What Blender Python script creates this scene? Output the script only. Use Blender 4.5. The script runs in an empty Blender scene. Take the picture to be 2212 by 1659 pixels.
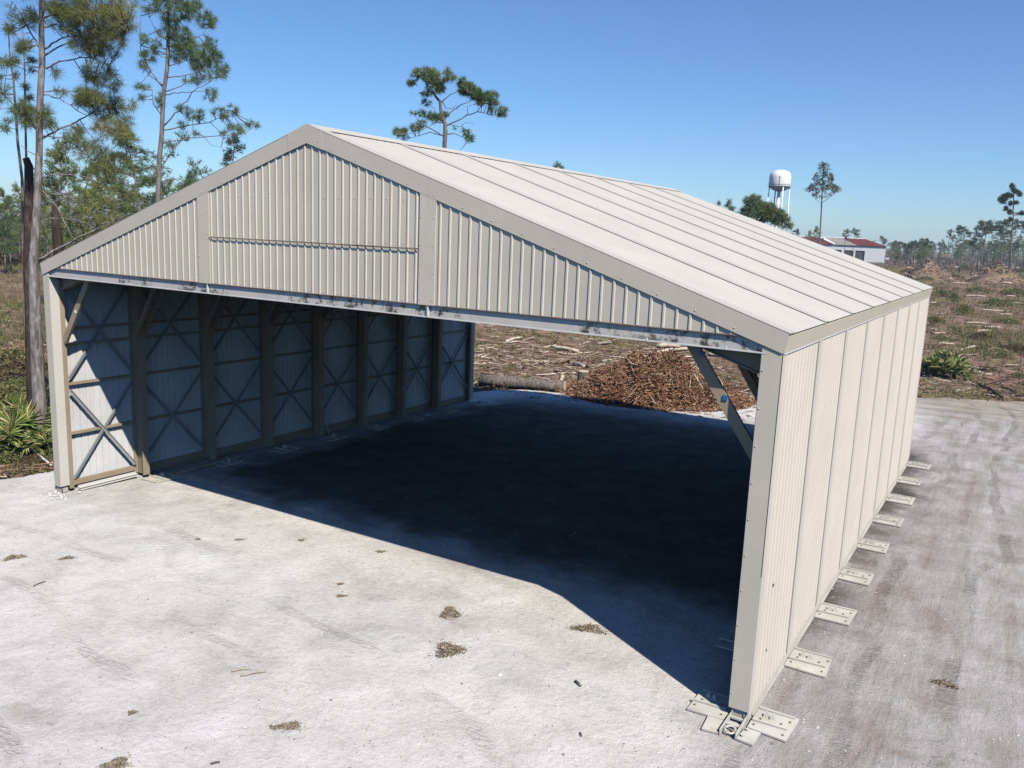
import bpy, math, random
import numpy as np
from mathutils import Matrix, Vector
rad = math.radians
SC = bpy.context.scene
COL = SC.collection

# ------------------------------------------------------------------ camera
HAZE = 0.0002
CAM = np.array([27.460, -15.557, 9.362])
YAW, PITCH, ROLL = -0.545622, -0.178639, 0.040421
FPX = 2055.856 / 2500 * 2212            # focal length in pixels of a 2212 px wide frame
_f = np.array([math.sin(YAW) * math.cos(PITCH), math.cos(YAW) * math.cos(PITCH), math.sin(PITCH)])
_r = np.array([math.cos(YAW), -math.sin(YAW), 0.0])
_u = np.cross(_r, _f)
_c, _s = math.cos(ROLL), math.sin(ROLL)
RIGHT, UP = _c * _r + _s * _u, -_s * _r + _c * _u
cam_d = bpy.data.cameras.new('camera')
cam = bpy.data.objects.new('camera', cam_d)
COL.objects.link(cam)
cam_d.sensor_width = 36.0
cam_d.lens = 2055.856 / 2500 * 36.0
cam_d.clip_start = 0.1
cam_d.clip_end = 6000
cam.matrix_world = Matrix(((RIGHT[0], UP[0], -_f[0], CAM[0]), (RIGHT[1], UP[1], -_f[1], CAM[1]),
                           (RIGHT[2], UP[2], -_f[2], CAM[2]), (0, 0, 0, 1)))
SC.camera = cam

# ------------------------------------------------------------------ sky, sun, exposure
SUN = np.array([5.85, -3.3, 7.3]); SUN /= np.linalg.norm(SUN)
ELEV = math.asin(SUN[2])
world = bpy.data.worlds.new('World'); SC.world = world; world.use_nodes = True
nt = world.node_tree; nt.nodes.clear()
sky = nt.nodes.new('ShaderNodeTexSky'); sky.sky_type = 'NISHITA'; sky.sun_disc = False
sky.sun_elevation = ELEV; sky.sun_rotation = math.atan2(SUN[0], SUN[1])
sky.altitude = 0; sky.air_density = 1.0; sky.dust_density = 0.15; sky.ozone_density = 3.5
bg = nt.nodes.new('ShaderNodeBackground'); bg.inputs[1].default_value = 0.085
wo = nt.nodes.new('ShaderNodeOutputWorld')
wb = nt.nodes.new('ShaderNodeMix'); wb.data_type = 'RGBA'; wb.blend_type = 'MULTIPLY'; wb.inputs[0].default_value = 1.0
wb.inputs[7].default_value = (0.70, 0.94, 1.23, 1)          # the camera's cool white balance, the whole sky alike
nt.links.new(sky.outputs[0], wb.inputs[6]); nt.links.new(wb.outputs[2], bg.inputs[0]); nt.links.new(bg.outputs[0], wo.inputs[0])
sun_d = bpy.data.lights.new('sun', 'SUN'); sun_d.energy = 4.7; sun_d.angle = rad(0.5); sun_d.color = (1.0, 0.93, 0.825)
sun = bpy.data.objects.new('sun', sun_d); COL.objects.link(sun)
sun.rotation_euler = Vector(SUN).to_track_quat('Z', 'Y').to_euler(); sun.location = (30, -20, 40)
SC.view_settings.view_transform = 'Standard'; SC.view_settings.look = 'None'
SC.view_settings.exposure = 0.30; SC.view_settings.gamma = 1.0; SC.view_settings.use_curve_mapping = False
SC.render.engine = 'CYCLES'
SC.cycles.max_bounces = 6; SC.cycles.diffuse_bounces = 0; SC.cycles.glossy_bounces = 2
SC.cycles.transparent_max_bounces = 4; SC.cycles.use_denoising = True

# ------------------------------------------------------------------ helpers
def ray(x, y):
    d = _f + RIGHT * ((x - 1106) / FPX) - UP * ((y - 829.5) / FPX)
    return d
def at(x, y, dist):
    """the place seen at frame point (x, y), dist metres away over the ground"""
    d = ray(x, y); return CAM + d * (dist / math.hypot(d[0], d[1]))
def gz(x, y):
    """level of the ground: it falls about half a metre towards the back left corner of the hangar"""
    c = lambda v, a, b: max(a, min(b, v))
    fade = 1 - c((y - 40) / 25, 0, 1)
    return -.55 * c(y / 25, 0, 1.15) * c((23.76 - x) / 23.76, 0, 1.08) * fade * (1 - c((-8 - x) / 20, 0, 1))
def gnd(x, y, z=None):
    d = ray(x, y); p = CAM + d * (((z or 0) - CAM[2]) / d[2])
    if z is None:
        for k in range(5): p = CAM + d * ((gz(p[0], p[1]) - CAM[2]) / d[2])
    return p

def tag(o, label=None, cat=None, group=None, kind=None):
    for k, v in (('label', label), ('category', cat), ('group', group), ('kind', kind)):
        if v: o[k] = v
    return o
def thing(name, loc, label, cat, group=None):
    o = bpy.data.objects.new(name, None); COL.objects.link(o)
    o.empty_display_size = 0.3
    o.location = [float(v) for v in loc]; o['_w'] = [float(v) for v in loc]
    return tag(o, label, cat, group)

class MB:
    def __init__(s): s.v = []; s.f = []
    def add(s, vs, fs):
        n = len(s.v); s.v += [tuple(map(float, p)) for p in vs]; s.f += [tuple(i + n for i in f) for f in fs]; return s
    def box(s, x0, x1, y0, y1, z0, z1):
        return s.add([(x0, y0, z0), (x1, y0, z0), (x1, y1, z0), (x0, y1, z0), (x0, y0, z1), (x1, y0, z1), (x1, y1, z1), (x0, y1, z1)],
                     [(0, 3, 2, 1), (4, 5, 6, 7), (0, 1, 5, 4), (1, 2, 6, 5), (2, 3, 7, 6), (3, 0, 4, 7)])
    def bar(s, a, b, w, h, side=None):
        """square bar a->b; w along 'side', h across"""
        a, b = np.array(a, float), np.array(b, float); d = b - a; d /= np.linalg.norm(d)
        sd = np.array(side if side is not None else ((0, 0, 1) if abs(d[2]) < .9 else (1, 0, 0)), float)
        sd = sd - d * sd.dot(d); sd /= np.linalg.norm(sd); t = np.cross(d, sd)
        q = [sd * i * w / 2 + t * j * h / 2 for i, j in ((-1, -1), (1, -1), (1, 1), (-1, 1))]
        return s.add([a + p for p in q] + [b + p for p in q],
                     [(0, 3, 2, 1), (4, 5, 6, 7), (0, 1, 5, 4), (1, 2, 6, 5), (2, 3, 7, 6), (3, 0, 4, 7)])
    def prism(s, pts, y0, y1):
        """polygon in XZ pushed from y0 to y1"""
        n = len(pts)
        return s.add([(x, y0, z) for x, z in pts] + [(x, y1, z) for x, z in pts],
                     [tuple(range(n)), tuple(range(2 * n - 1, n - 1, -1))] + [((i + 1) % n, i, i + n, (i + 1) % n + n) for i in range(n)])
    def slab(s, pts, z0, z1):
        """polygon in XY pushed from z0 to z1"""
        n = len(pts)
        return s.add([(x, y, z0) for x, y in pts] + [(x, y, z1) for x, y in pts],
                     [tuple(range(n - 1, -1, -1)), tuple(range(n, 2 * n))] + [(i, (i + 1) % n, (i + 1) % n + n, i + n) for i in range(n)])
    def tube(s, pts, rr, n=6, cap=True):
        pts = [np.array(p, float) for p in pts]
        if np.isscalar(rr): rr = [rr] * len(pts)
        ring = []; ref = np.array((0.31, 0.87, 0.2))
        for i, p in enumerate(pts):
            d = pts[min(i + 1, len(pts) - 1)] - pts[max(i - 1, 0)]; d /= (np.linalg.norm(d) + 1e-9)
            a = np.cross(d, ref); a /= (np.linalg.norm(a) + 1e-9); b = np.cross(d, a)
            ring += [p + rr[i] * (a * math.cos(t) + b * math.sin(t)) for t in np.arange(n) * 2 * math.pi / n]
        fs = []
        for i in range(len(pts) - 1):
            for k in range(n):
                fs.append((i * n + k, i * n + (k + 1) % n, (i + 1) * n + (k + 1) % n, (i + 1) * n + k))
        if cap: fs += [tuple(range(n - 1, -1, -1)), tuple((len(pts) - 1) * n + k for k in range(n))]
        return s.add(ring, fs)

def worldloc(o): return np.array(o['_w']) if o is not None and '_w' in o else np.zeros(3)
def link(name, me, parent=None, w=None):
    o = bpy.data.objects.new(name, me); COL.objects.link(o)
    if parent is not None: o.parent = parent
    o['_w'] = [float(v) for v in (worldloc(parent) if w is None else w)]
    return o
def obj(name, mb, m, parent=None, smooth=False):
    """links a builder's world-space shape as ONE mesh object"""
    off = worldloc(parent)
    me = bpy.data.meshes.new(name)
    me.from_pydata([tuple(np.array(p) - off) for p in mb.v], [], mb.f); me.materials.append(m)
    if smooth: me.shade_smooth()
    me.update()
    return link(name, me, parent)
def tris(name, V, m, parent=None, F=None, k=3, smooth=False):
    """fast mesh from a numpy vertex array, faces of k corners"""
    V = np.asarray(V, np.float32) - worldloc(parent).astype(np.float32)
    if F is None: F = np.arange(len(V), dtype=np.int32).reshape(-1, k)
    me = bpy.data.meshes.new(name)
    me.vertices.add(len(V)); me.vertices.foreach_set('co', V.ravel())
    me.loops.add(F.size); me.loops.foreach_set('vertex_index', F.ravel().astype(np.int32))
    me.polygons.add(len(F)); me.polygons.foreach_set('loop_start', np.arange(len(F), dtype=np.int32) * F.shape[1])
    me.polygons.foreach_set('loop_total', np.full(len(F), F.shape[1], np.int32))
    me.materials.append(m); me.update(calc_edges=True); me.validate()
    if smooth: me.shade_smooth()
    return link(name, me, parent)
def copy_part(src, loc, parent, rotz=0.0, scale=1.0, rot=None):
    o = src.copy(); COL.objects.link(o); o.parent = parent
    o.location = loc; o.rotation_euler = rot if rot is not None else (0, 0, rotz); o.scale = (scale,) * 3
    return o
def copy_thing(root, loc, rotz, scale, label, cat=None, group=None):
    r = root.copy(); COL.objects.link(r); r.location = [float(v) for v in loc]; r.rotation_euler = (0, 0, rotz)
    r.scale = scale if hasattr(scale, '__len__') else (scale,) * 3
    r['_w'] = [float(v) for v in loc]; tag(r, label, cat, group)
    for ch in root.children:
        c = ch.copy(); COL.objects.link(c); c.parent = r
        for g in ch.children:
            d = g.copy(); COL.objects.link(d); d.parent = c
    return r

# ------------------------------------------------------------------ materials
class NT:
    def __init__(s, name):
        s.m = bpy.data.materials.new(name); s.m.use_nodes = True; s.t = s.m.node_tree; s.t.nodes.clear()
        s.out = s.n('ShaderNodeOutputMaterial'); s.b = s.n('ShaderNodeBsdfPrincipled')
        s.l(s.b.outputs[0], s.out.inputs[0]); s._p = None
    def n(s, t): return s.t.nodes.new(t)
    def l(s, a, b): s.t.links.new(a, b)
    def pos(s):
        if s._p is None: s._p = s.n('ShaderNodeNewGeometry').outputs['Position']
        return s._p
    def scaled(s, v):
        m = s.n('ShaderNodeVectorMath'); m.operation = 'MULTIPLY'; s.l(s.pos(), m.inputs[0]); m.inputs[1].default_value = v; return m.outputs[0]
    def noise(s, scale, detail=4, rough=.55, vec=None, dist=0.0):
        x = s.n('ShaderNodeTexNoise'); x.inputs['Scale'].default_value = scale; x.inputs['Detail'].default_value = detail
        x.inputs['Roughness'].default_value = rough; x.inputs['Distortion'].default_value = dist
        s.l(vec if vec is not None else s.pos(), x.inputs['Vector']); return x.outputs['Fac']
    def ramp(s, fac, stops):
        r = s.n('ShaderNodeValToRGB'); e = r.color_ramp.elements
        while len(e) < len(stops): e.new(.5)
        for el, (p, c) in zip(e, stops): el.position = p; el.color = (c, c, c, 1) if np.isscalar(c) else (*c, 1)
        s.l(fac, r.inputs[0]); return r.outputs[0]
    def mix(s, fac, a, b, mode='MIX'):
        x = s.n('ShaderNodeMix'); x.data_type = 'RGBA'; x.blend_type = mode
        if np.isscalar(fac): x.inputs[0].default_value = fac
        else: s.l(fac, x.inputs[0])
        for i, v in ((6, a), (7, b)):
            if isinstance(v, tuple): x.inputs[i].default_value = (*v, 1)
            else: s.l(v, x.inputs[i])
        return x.outputs[2]
    def math(s, op, a, b=0.0, c=None):
        x = s.n('ShaderNodeMath'); x.operation = op
        for i, v in enumerate((a, b) if c is None else (a, b, c)):
            if np.isscalar(v): x.inputs[i].default_value = v
            else: s.l(v, x.inputs[i])
        return x.outputs[0]
    def xyz(s):
        x = s.n('ShaderNodeSeparateXYZ'); s.l(s.pos(), x.inputs[0]); return x.outputs
    def smooth(s, v, a, b):
        x = s.n('ShaderNodeMapRange'); x.interpolation_type = 'SMOOTHSTEP'; s.l(v, x.inputs[0])
        x.inputs[1].default_value = a; x.inputs[2].default_value = b; return x.outputs[0]
    def bump(s, h, strength, dist=.02):
        b = s.n('ShaderNodeBump'); b.inputs['Strength'].default_value = strength; b.inputs['Distance'].default_value = dist
        s.l(h, b.inputs['Height']); s.l(b.outputs[0], s.b.inputs['Normal'])
    def col(s, c):
        if isinstance(c, tuple): s.b.inputs['Base Color'].default_value = (*c, 1)
        else: s.l(c, s.b.inputs['Base Color'])
    def fin(s, rough=.7, spec=.3, metal=0.0):
        s.b.inputs['Roughness'].default_value = rough; s.b.inputs['Specular IOR Level'].default_value = spec
        s.b.inputs['Metallic'].default_value = metal; return s.m
    def island(s): return s.n('ShaderNodeNewGeometry').outputs['Random Per Island']

def painted(name, c, var=.06, rough=.45, streak=0.0, stain=(.32, .25, .17), spec=.4, sv=(3.5, 3.5, .28)):
    n = NT(name)
    d = tuple(x * (1 - var * 1.6) for x in c); e = tuple(min(1, x * (1 + var)) for x in c)
    base = n.ramp(n.noise(.55, 6, .6), [(.3, d), (.7, e)])
    fine = n.ramp(n.noise(9, 4, .6), [(.35, .975), (.65, 1.0)])
    base = n.mix(1.0, base, fine, 'MULTIPLY')
    if streak:
        st = n.noise(1.0, 5, .65, n.scaled(sv))
        base = n.mix(n.math('MULTIPLY', n.smooth(st, .55, .78), streak), base, stain)
    n.col(base); n.bump(n.noise(1.3, 3, .5), .10, .04)
    return n.fin(rough, spec)
LAPR = painted('lap_paint', (.505, .475, .415), .03, .5, .05)
ROOF = painted('roof_paint', (.56, .528, .455), .04, .5, .10, (.40, .38, .34), .3, (.28, 3.5, 3.5))
GABLE = painted('gable_paint', (.68, .62, .505), .05, .45, .10)
RIBM = painted('rib_paint', (.69, .635, .525), .04, .45, .06)
TRIM = painted('trim_paint', (.65, .59, .485), .04, .42, .14)
WALLR = painted('wall_paint', (.68, .615, .525), .04, .5, .16, (.70, .66, .60))
SEAMM = painted('seam_paint', (.63, .585, .51), .03, .5, .05)
INNER = painted('inner_sheet_paint', (.70, .71, .705), .08, .55, .30, (.34, .27, .2))
POSTM = painted('post_paint', (.66, .63, .58), .05, .45, .15)
TAN = painted('frame_paint', (.37, .30, .21), .12, .6, .30, (.20, .13, .08))
GALV = painted('galvanised_steel', (.34, .36, .36), .14, .5, .2, (.25, .22, .18))
WHITE = painted('white_paint', (.72, .71, .68), .05, .5, .12)
PLATE = painted('anchor_plate_paint', (.60, .57, .51), .16, .6, .55, (.30, .24, .18))
RUST = painted('rusty_edge', (.34, .25, .18), .2, .8, .3)
DARKM = painted('dark_steel', (.06, .055, .05), .2, .6)
BLUE = painted('blue_tape', (.03, .13, .42), .1, .5)
def beam_mat():
    n = NT('mouldy_beam_paint')
    x = n.xyz()
    m = n.noise(3.2, 8, .72); big = n.noise(.42, 2, .5, n.scaled((1, .2, .2)))
    w = n.math('ADD', n.math('MULTIPLY', n.smooth(x[0], 10.6, 11.4), n.smooth(x[0], 17.2, 16.2)), n.math('ADD', n.math('MULTIPLY', n.smooth(x[0], 6.4, 6.9), n.smooth(x[0], 9.0, 8.5)), n.smooth(x[0], 20.0, 21.6)))
    f = n.math('MULTIPLY', n.smooth(m, .47, .60), n.math('MAXIMUM', w, n.smooth(big, .58, .66)))
    n.col(n.mix(f, n.ramp(n.noise(1.5, 5), [(.3, (.57, .54, .49)), (.7, (.67, .63, .57))]), (.07, .066, .06)))
    return n.fin(.5, .4)
BEAM = beam_mat()

def pad_mat():
    n = NT('pale_shell_sand')
    x = n.xyz()
    big = n.noise(.16, 5, .6); mid = n.noise(.75, 7, .65, dist=.4); fin = n.noise(6.5, 6, .72); gr = n.noise(34, 3, .7)
    pale = n.ramp(n.math('MULTIPLY_ADD', big, .35, n.math('MULTIPLY_ADD', mid, .45, n.math('MULTIPLY', fin, .25))),
                  [(.37, (.40, .38, .355)), (.46, (.53, .51, .485)), (.55, (.635, .615, .585)), (.66, (.74, .725, .70))])
    trk = n.noise(1.0, 6, .65, n.scaled((1.3, .16, 1)), .3)
    grey = n.ramp(n.math('MULTIPLY_ADD', trk, .5, n.math('MULTIPLY', mid, .5)),
                  [(.36, (.26, .215, .19)), (.45, (.34, .305, .28)), (.54, (.41, .385, .37)), (.64, (.52, .50, .485))])
    wob = n.math('MULTIPLY_ADD', n.noise(.22, 4, .6), 7.0, x[0])
    side = n.smooth(wob, 25.6, 28.2)
    base = n.mix(side, pale, grey)
    far = n.smooth(n.math('MULTIPLY_ADD', n.noise(.3, 4), 8.0, x[1]), 38.0, 46.0)
    base = n.mix(n.math('MULTIPLY', far, .8), base, n.ramp(n.noise(.5, 5, .6, n.scaled((.5, 2, 1))), [(.4, (.24, .195, .14)), (.62, (.44, .40, .33))]))
    # pinkish and grey-brown stains of their own
    st = n.smooth(n.noise(.33, 5, .6, n.scaled((1, 1.5, 1)), .6), .60, .74)
    base = n.mix(n.math('MULTIPLY', st, .4), base, (.40, .33, .30))
    spk = n.ramp(gr, [(.30, .55), (.46, .97), (.68, 1.06)])
    base = n.mix(.8, base, spk, 'MULTIPLY')
    mk = n.smooth(n.noise(2.2, 9, .82, dist=.8), .56, .64)
    base = n.mix(n.math('MULTIPLY', mk, .5), base, (.36, .335, .305))
    mk2 = n.smooth(n.noise(.9, 9, .8, n.scaled((1, 1.6, 1)), 1.2), .57, .68)
    base = n.mix(n.math('MULTIPLY', mk2, .5), base, (.42, .39, .35))
    # wheel tracks along the right side and in an arc across the front
    def tracks(v, period, half, keep):
        q = n.math('ABSOLUTE', n.math('SUBTRACT', n.math('FRACT', n.math('DIVIDE', v, period)), .5))
        return n.math('MULTIPLY', n.smooth(q, half, half * .45), keep)
    tx = n.math('ADD', x[0], n.math('MULTIPLY', n.noise(.10, 2, .5), 5.0))
    t1 = tracks(tx, 1.9, .13, n.math('MULTIPLY', side, n.smooth(n.noise(.35, 4, .6), .40, .60)))
    cx = n.math('SUBTRACT', x[0], 4.0); cy = n.math('ADD', x[1], 34.0)
    rr_ = n.math('ADD', n.math('SQRT', n.math('ADD', n.math('MULTIPLY', cx, cx), n.math('MULTIPLY', cy, cy))), n.math('MULTIPLY', n.noise(.12, 2, .5), 3.0))
    t2 = tracks(rr_, 2.3, .10, n.math('MULTIPLY', n.math('SUBTRACT', 1.0, side), n.smooth(n.noise(.22, 4, .6), .47, .62)))
    tk = n.math('MAXIMUM', t1, n.math('MULTIPLY', t2, .55))
    tread = n.math('MULTIPLY', tk, n.smooth(n.noise(7.0, 3, .6, n.scaled((.5, 2.2, 1))), .40, .60))
    base = n.mix(n.math('MULTIPLY', n.math('MULTIPLY_ADD', tread, .5, n.math('MULTIPLY', tk, .35)), .55), base, (.26, .235, .215))
    # dark earth of the hangar floor, the roof's shade put into its colour too
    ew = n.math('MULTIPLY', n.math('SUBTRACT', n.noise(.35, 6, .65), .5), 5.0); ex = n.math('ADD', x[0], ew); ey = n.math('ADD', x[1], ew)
    earth_shade = n.math('MULTIPLY', n.math('MULTIPLY', n.smooth(ex, .4, 2.8), n.smooth(ex, 25.2, 23.4)), n.math('MULTIPLY', n.smooth(ey, 3.2, 5.8), n.smooth(ey, 31.0, 24.5)))
    base = n.mix(n.math('MULTIPLY', earth_shade, .93), base, n.ramp(n.noise(.8, 7, .7), [(.38, (.055, .048, .042)), (.62, (.13, .115, .10))]))
    n.col(base)
    h = n.math('MULTIPLY_ADD', mid, .8, n.math('MULTIPLY_ADD', fin, .5, n.math('MULTIPLY', gr, .16)))
    h = n.math('MULTIPLY_ADD', n.math('MULTIPLY', trk, side), .8, h)
    h = n.math('SUBTRACT', h, n.math('MULTIPLY', tread, .35))
    n.bump(h, .75, .13)
    return n.fin(.95, .1)
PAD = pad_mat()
def field_mat():
    n = NT('clearcut_soil')
    a = n.noise(.05, 5, .6); b = n.noise(.5, 6, .7, dist=.5); c = n.noise(5, 5, .7)
    base = n.ramp(n.math('MULTIPLY_ADD', a, .5, n.math('MULTIPLY', b, .5)),
                  [(.36, (.10, .065, .048)), (.46, (.195, .125, .092)), (.54, (.27, .178, .135)), (.64, (.36, .265, .205))])
    veg = n.smooth(n.noise(.07, 5, .65, n.scaled((1, 1, 1)), .5), .46, .60)
    base = n.mix(n.math('MULTIPLY', veg, .7), base, n.ramp(c, [(.35, (.12, .115, .045)), (.65, (.25, .215, .10))]))
    base = n.mix(n.math('MULTIPLY', n.smooth(n.noise(.8, 6, .75), .62, .7), .6), base, (.42, .37, .32))
    base = n.mix(.7, base, n.ramp(c, [(.3, .55), (.6, 1.05)]), 'MULTIPLY')
    n.col(base); n.bump(n.math('MULTIPLY_ADD', b, .6, n.math('MULTIPLY', c, .4)), .8, .25)
    return n.fin(.95, .1)
FIELD = field_mat()
def island_mat(name, stops, trans=0.0, rough=.8, nsc=None):
    n = NT(name)
    f = n.island()
    if nsc: f = n.math('MULTIPLY_ADD', n.noise(nsc, 3), .8, n.math('MULTIPLY_ADD', f, .5, -.15))
    c = n.ramp(f, stops); n.col(c); m = n.fin(rough, .25)
    if trans:
        t = n.n('ShaderNodeBsdfTranslucent'); n.l(c, t.inputs[0]); x = n.n('ShaderNodeMixShader'); x.inputs[0].default_value = trans
        n.l(n.b.outputs[0], x.inputs[1]); n.l(t.outputs[0], x.inputs[2]); n.l(x.outputs[0], n.out.inputs[0])
    return m
NEEDLE_OLIVE = island_mat('olive_needles', [(.08, (.075, .115, .035)), (.35, (.17, .21, .06)), (.6, (.29, .305, .10)), (.9, (.46, .39, .18))], .4, .6, .3)
NEEDLE_GREEN = island_mat('green_needles', [(.08, (0.060, 0.108, 0.042)), (.4, (0.132, 0.204, 0.072)), (.7, (0.216, 0.282, 0.102)), (.95, (0.336, 0.360, 0.156))], .35, .6, .3)
NEEDLE_DARK = island_mat('dark_needles', [(.1, (0.039, 0.055, 0.029)), (.5, (0.072, 0.098, 0.044)), (.9, (0.130, 0.150, 0.065))], .2, .7, .3)
LEAF = island_mat('palmetto_leaf', [(.05, (0.090, 0.138, 0.040)), (.4, (0.195, 0.277, 0.073)), (.75, (0.358, 0.415, 0.130)), (.95, (0.683, 0.602, 0.277))], .3, .5)
BUSH = island_mat('shrub_leaf', [(.05, (0.069, 0.092, 0.029)), (.4, (0.149, 0.172, 0.052)), (.75, (0.253, 0.247, 0.092)), (.95, (0.368, 0.299, 0.149))], .25, .7)
BUSHB = island_mat('brown_shrub_leaf', [(.05, (.05, .04, .02)), (.4, (.11, .085, .045)), (.75, (.17, .13, .07)), (.95, (.24, .19, .11))], .15, .8)
BRUSH = island_mat('dry_brush_blades', [(.05, (.09, .11, .032)), (.35, (.19, .20, .07)), (.52, (.25, .21, .095)), (.68, (.24, .155, .11)), (.84, (.28, .175, .13)), (.97, (.38, .28, .20))], .2, .9, .045)
FARB = island_mat('far_scrub_leaf', [(.1, (.05, .048, .035)), (.5, (.10, .09, .065)), (.9, (.17, .14, .11))], 0, .9)
CHIP = island_mat('wood_chip', [(.02, (.09, .04, .025)), (.35, (.225, .11, .068)), (.65, (.35, .195, .12)), (.85, (.44, .27, .175)), (.97, (.62, .48, .36))], 0, .85)
SLASH = island_mat('slash_wood', [(.02, (0.088, 0.056, 0.044)), (.3, (0.213, 0.125, 0.094)), (.6, (0.338, 0.225, 0.163)), (.82, (0.500, 0.388, 0.300)), (.97, (0.775, 0.675, 0.575))], 0, .9)
PEB = island_mat('pebble', [(.05, (.17, .155, .14)), (.5, (.36, .34, .32)), (.85, (.52, .51, .49)), (.98, (.70, .69, .67))], 0, .9)
MUD = island_mat('dry_root_clod', [(.05, (.13, .10, .07)), (.5, (.27, .22, .16)), (.9, (.48, .42, .34))], 0, .95)
def bark_mat(name, a, b, c):
    n = NT(name)
    f = n.noise(1.0, 6, .7, n.scaled((7, 7, 1.6)), .6)
    n.col(n.ramp(f, [(.32, a), (.5, b), (.68, c)])); n.bump(f, .8, .06); return n.fin(.95, .1)
BARK = bark_mat('pine_bark', (0.061, 0.050, 0.044), (0.165, 0.138, 0.127), (0.297, 0.264, 0.248))
BARKP = bark_mat('old_pine_bark', (.075, .062, .056), (.22, .195, .185), (.42, .39, .375))
BARKD = bark_mat('dead_dark_bark', (.022, .016, .013), (.06, .043, .034), (.14, .10, .08))
BARKG = bark_mat('grey_bark', (.09, .078, .07), (.19, .17, .155), (.30, .275, .25))
def wood_mat(name, a, b):
    n = NT(name); f = n.noise(3, 5, .65); n.col(n.ramp(f, [(.35, a), (.65, b)])); n.bump(f, .4, .03); return n.fin(.85, .15)
LOGM = wood_mat('weathered_log', (.16, .125, .10), (.40, .35, .30))
LOGP = wood_mat('pale_peeled_log', (.45, .36, .27), (.68, .60, .50))
LOGS = wood_mat('sun_bleached_log', (.30, .22, .165), (.52, .43, .35))
CUT = wood_mat('fresh_cut_wood', (.50, .40, .28), (.66, .57, .44))
PLANK = wood_mat('board_wood', (.36, .31, .24), (.52, .46, .38))
REDROOF = painted('red_shingles', (.13, .022, .02), .2, .9, .2, (.4, .36, .33))
GREYROOF = painted('bare_roof_deck', (.29, .27, .24), .15, .9)
BWALL = painted('white_building_wall', (.80, .79, .77), .03, .7)
GLASSD = painted('dark_opening', (.10, .09, .08), .3, .5)
TOWER = painted('water_tower_paint', (.80, .79, .76), .03, .4)
PAPERM = painted('white_scrap', (.85, .85, .85), .03, .7)
#@@SETTING
# ------------------------------------------------------------------ the setting
rng = np.random.default_rng(7)
def polar_ground():
    rr = np.concatenate([np.linspace(0, 60, 61), np.geomspace(61.5, 2600, 90)]); na = 200
    V = []; c = np.array((12.0, 14.0))
    for r in rr:
        for k in range(na):
            t = 2 * math.pi * k / na; x, y = c[0] + r * math.cos(t), c[1] + r * math.sin(t)
            amp = min(1, max(0, (r - 34) / 40)) * .22
            z = -.035 + gz(x, y) + amp * (math.sin(x * .21 + 1.3 * math.sin(y * .13)) * .5 + math.sin(y * .17 + x * .05) * .5)
            V.append((x, y, z))
    F = []
    for i in range(len(rr) - 1):
        for k in range(na):
            F.append((i * na + k, i * na + (k + 1) % na, (i + 1) * na + (k + 1) % na, (i + 1) * na + k))
    o = tris('ground', V, FIELD, None, np.array(F), smooth=True)
    return tag(o, kind='structure')
ground = polar_ground()
PADL = [(-60, -30), (-40, -15), (-12, -4.2), (-6, -2.3), (-3.2, -.9), (-2.7, -.2), (-2.6, .6), (-2.45, 1.6), (-2.1, 3), (-1.5, 6), (-1.3, 14), (-1.3, 25), (-1.5, 28.6),
        (.2, 30.4), (2.4, 30.9), (4.4, 30.9), (7, 30.8), (11, 33), (13.6, 38), (17, 42.5), (22.6, 43.6), (27.9, 46.5), (36, 51), (62, 66), (90, 60), (90, -70), (-60, -70)]
def inpoly(x, y, poly=PADL):
    c = False; j = len(poly) - 1
    for i in range(len(poly)):
        (xi, yi), (xj, yj) = poly[i], poly[j]
        if (yi > y) != (yj > y) and x < (xj - xi) * (y - yi) / (yj - yi) + xi: c = not c
        j = i
    return c
def pad():
    pts = []
    for i, a in enumerate(PADL):
        b = PADL[(i + 1) % len(PADL)]; d = math.dist(a, b); n = max(1, int(d / .35)) if d < 20 else 8
        for k in range(n):
            t = k / n; j = .13 if d < 20 else 0
            pts.append((a[0] + (b[0] - a[0]) * t + rng.normal(0, j), a[1] + (b[1] - a[1]) * t + rng.normal(0, j)))
    from mathutils.geometry import delaunay_2d_cdt
    n = len(pts); inner = [(x, y) for x in np.arange(-2.2, 36, 1.4) for y in np.arange(-14, 50, 1.4)]
    inner = [q for q in inner if inpoly(*q) and min(math.dist(q, p) for p in pts) > .6]
    vs, es, fs, *_ = delaunay_2d_cdt([Vector(p) for p in pts + inner], [(i, (i + 1) % n) for i in range(n)], [], 1, 1e-4)
    m = MB(); m.add([(v[0], v[1], gz(v[0], v[1])) for v in vs], [tuple(f) for f in fs])
    m.add([(x, y, gz(x, y)) for x, y in pts] + [(x, y, gz(x, y) - .12) for x, y in pts], [((i + 1) % n, i, i + n, (i + 1) % n + n) for i in range(n)])
    for k, f in enumerate(m.f[:len(fs)]):
        a, b, c = (np.array(m.v[q][:2]) for q in f[:3])
        if (b - a)[0] * (c - a)[1] - (b - a)[1] * (c - a)[0] < 0: m.f[k] = tuple(reversed(f))
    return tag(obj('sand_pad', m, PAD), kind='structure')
pad()

# ------------------------------------------------------------------ the hangar
W, L = 23.76, 24.75
XM = W / 2
def zt(x): return 11.73 - abs(x - XM) * .33278
def zl(x): return 11.32 - abs(x - XM) * .33165
BAY = [-.02] + [3.0 * i for i in range(1, 8)] + [L + .02]
FRY = [.36] + [3.0 * i for i in range(1, 8)] + [24.4]
H = thing('metal_hangar', (XM, L / 2, 0), 'large open-fronted cream metal hangar with a low gable roof on the pale sand', 'hangar')

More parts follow.
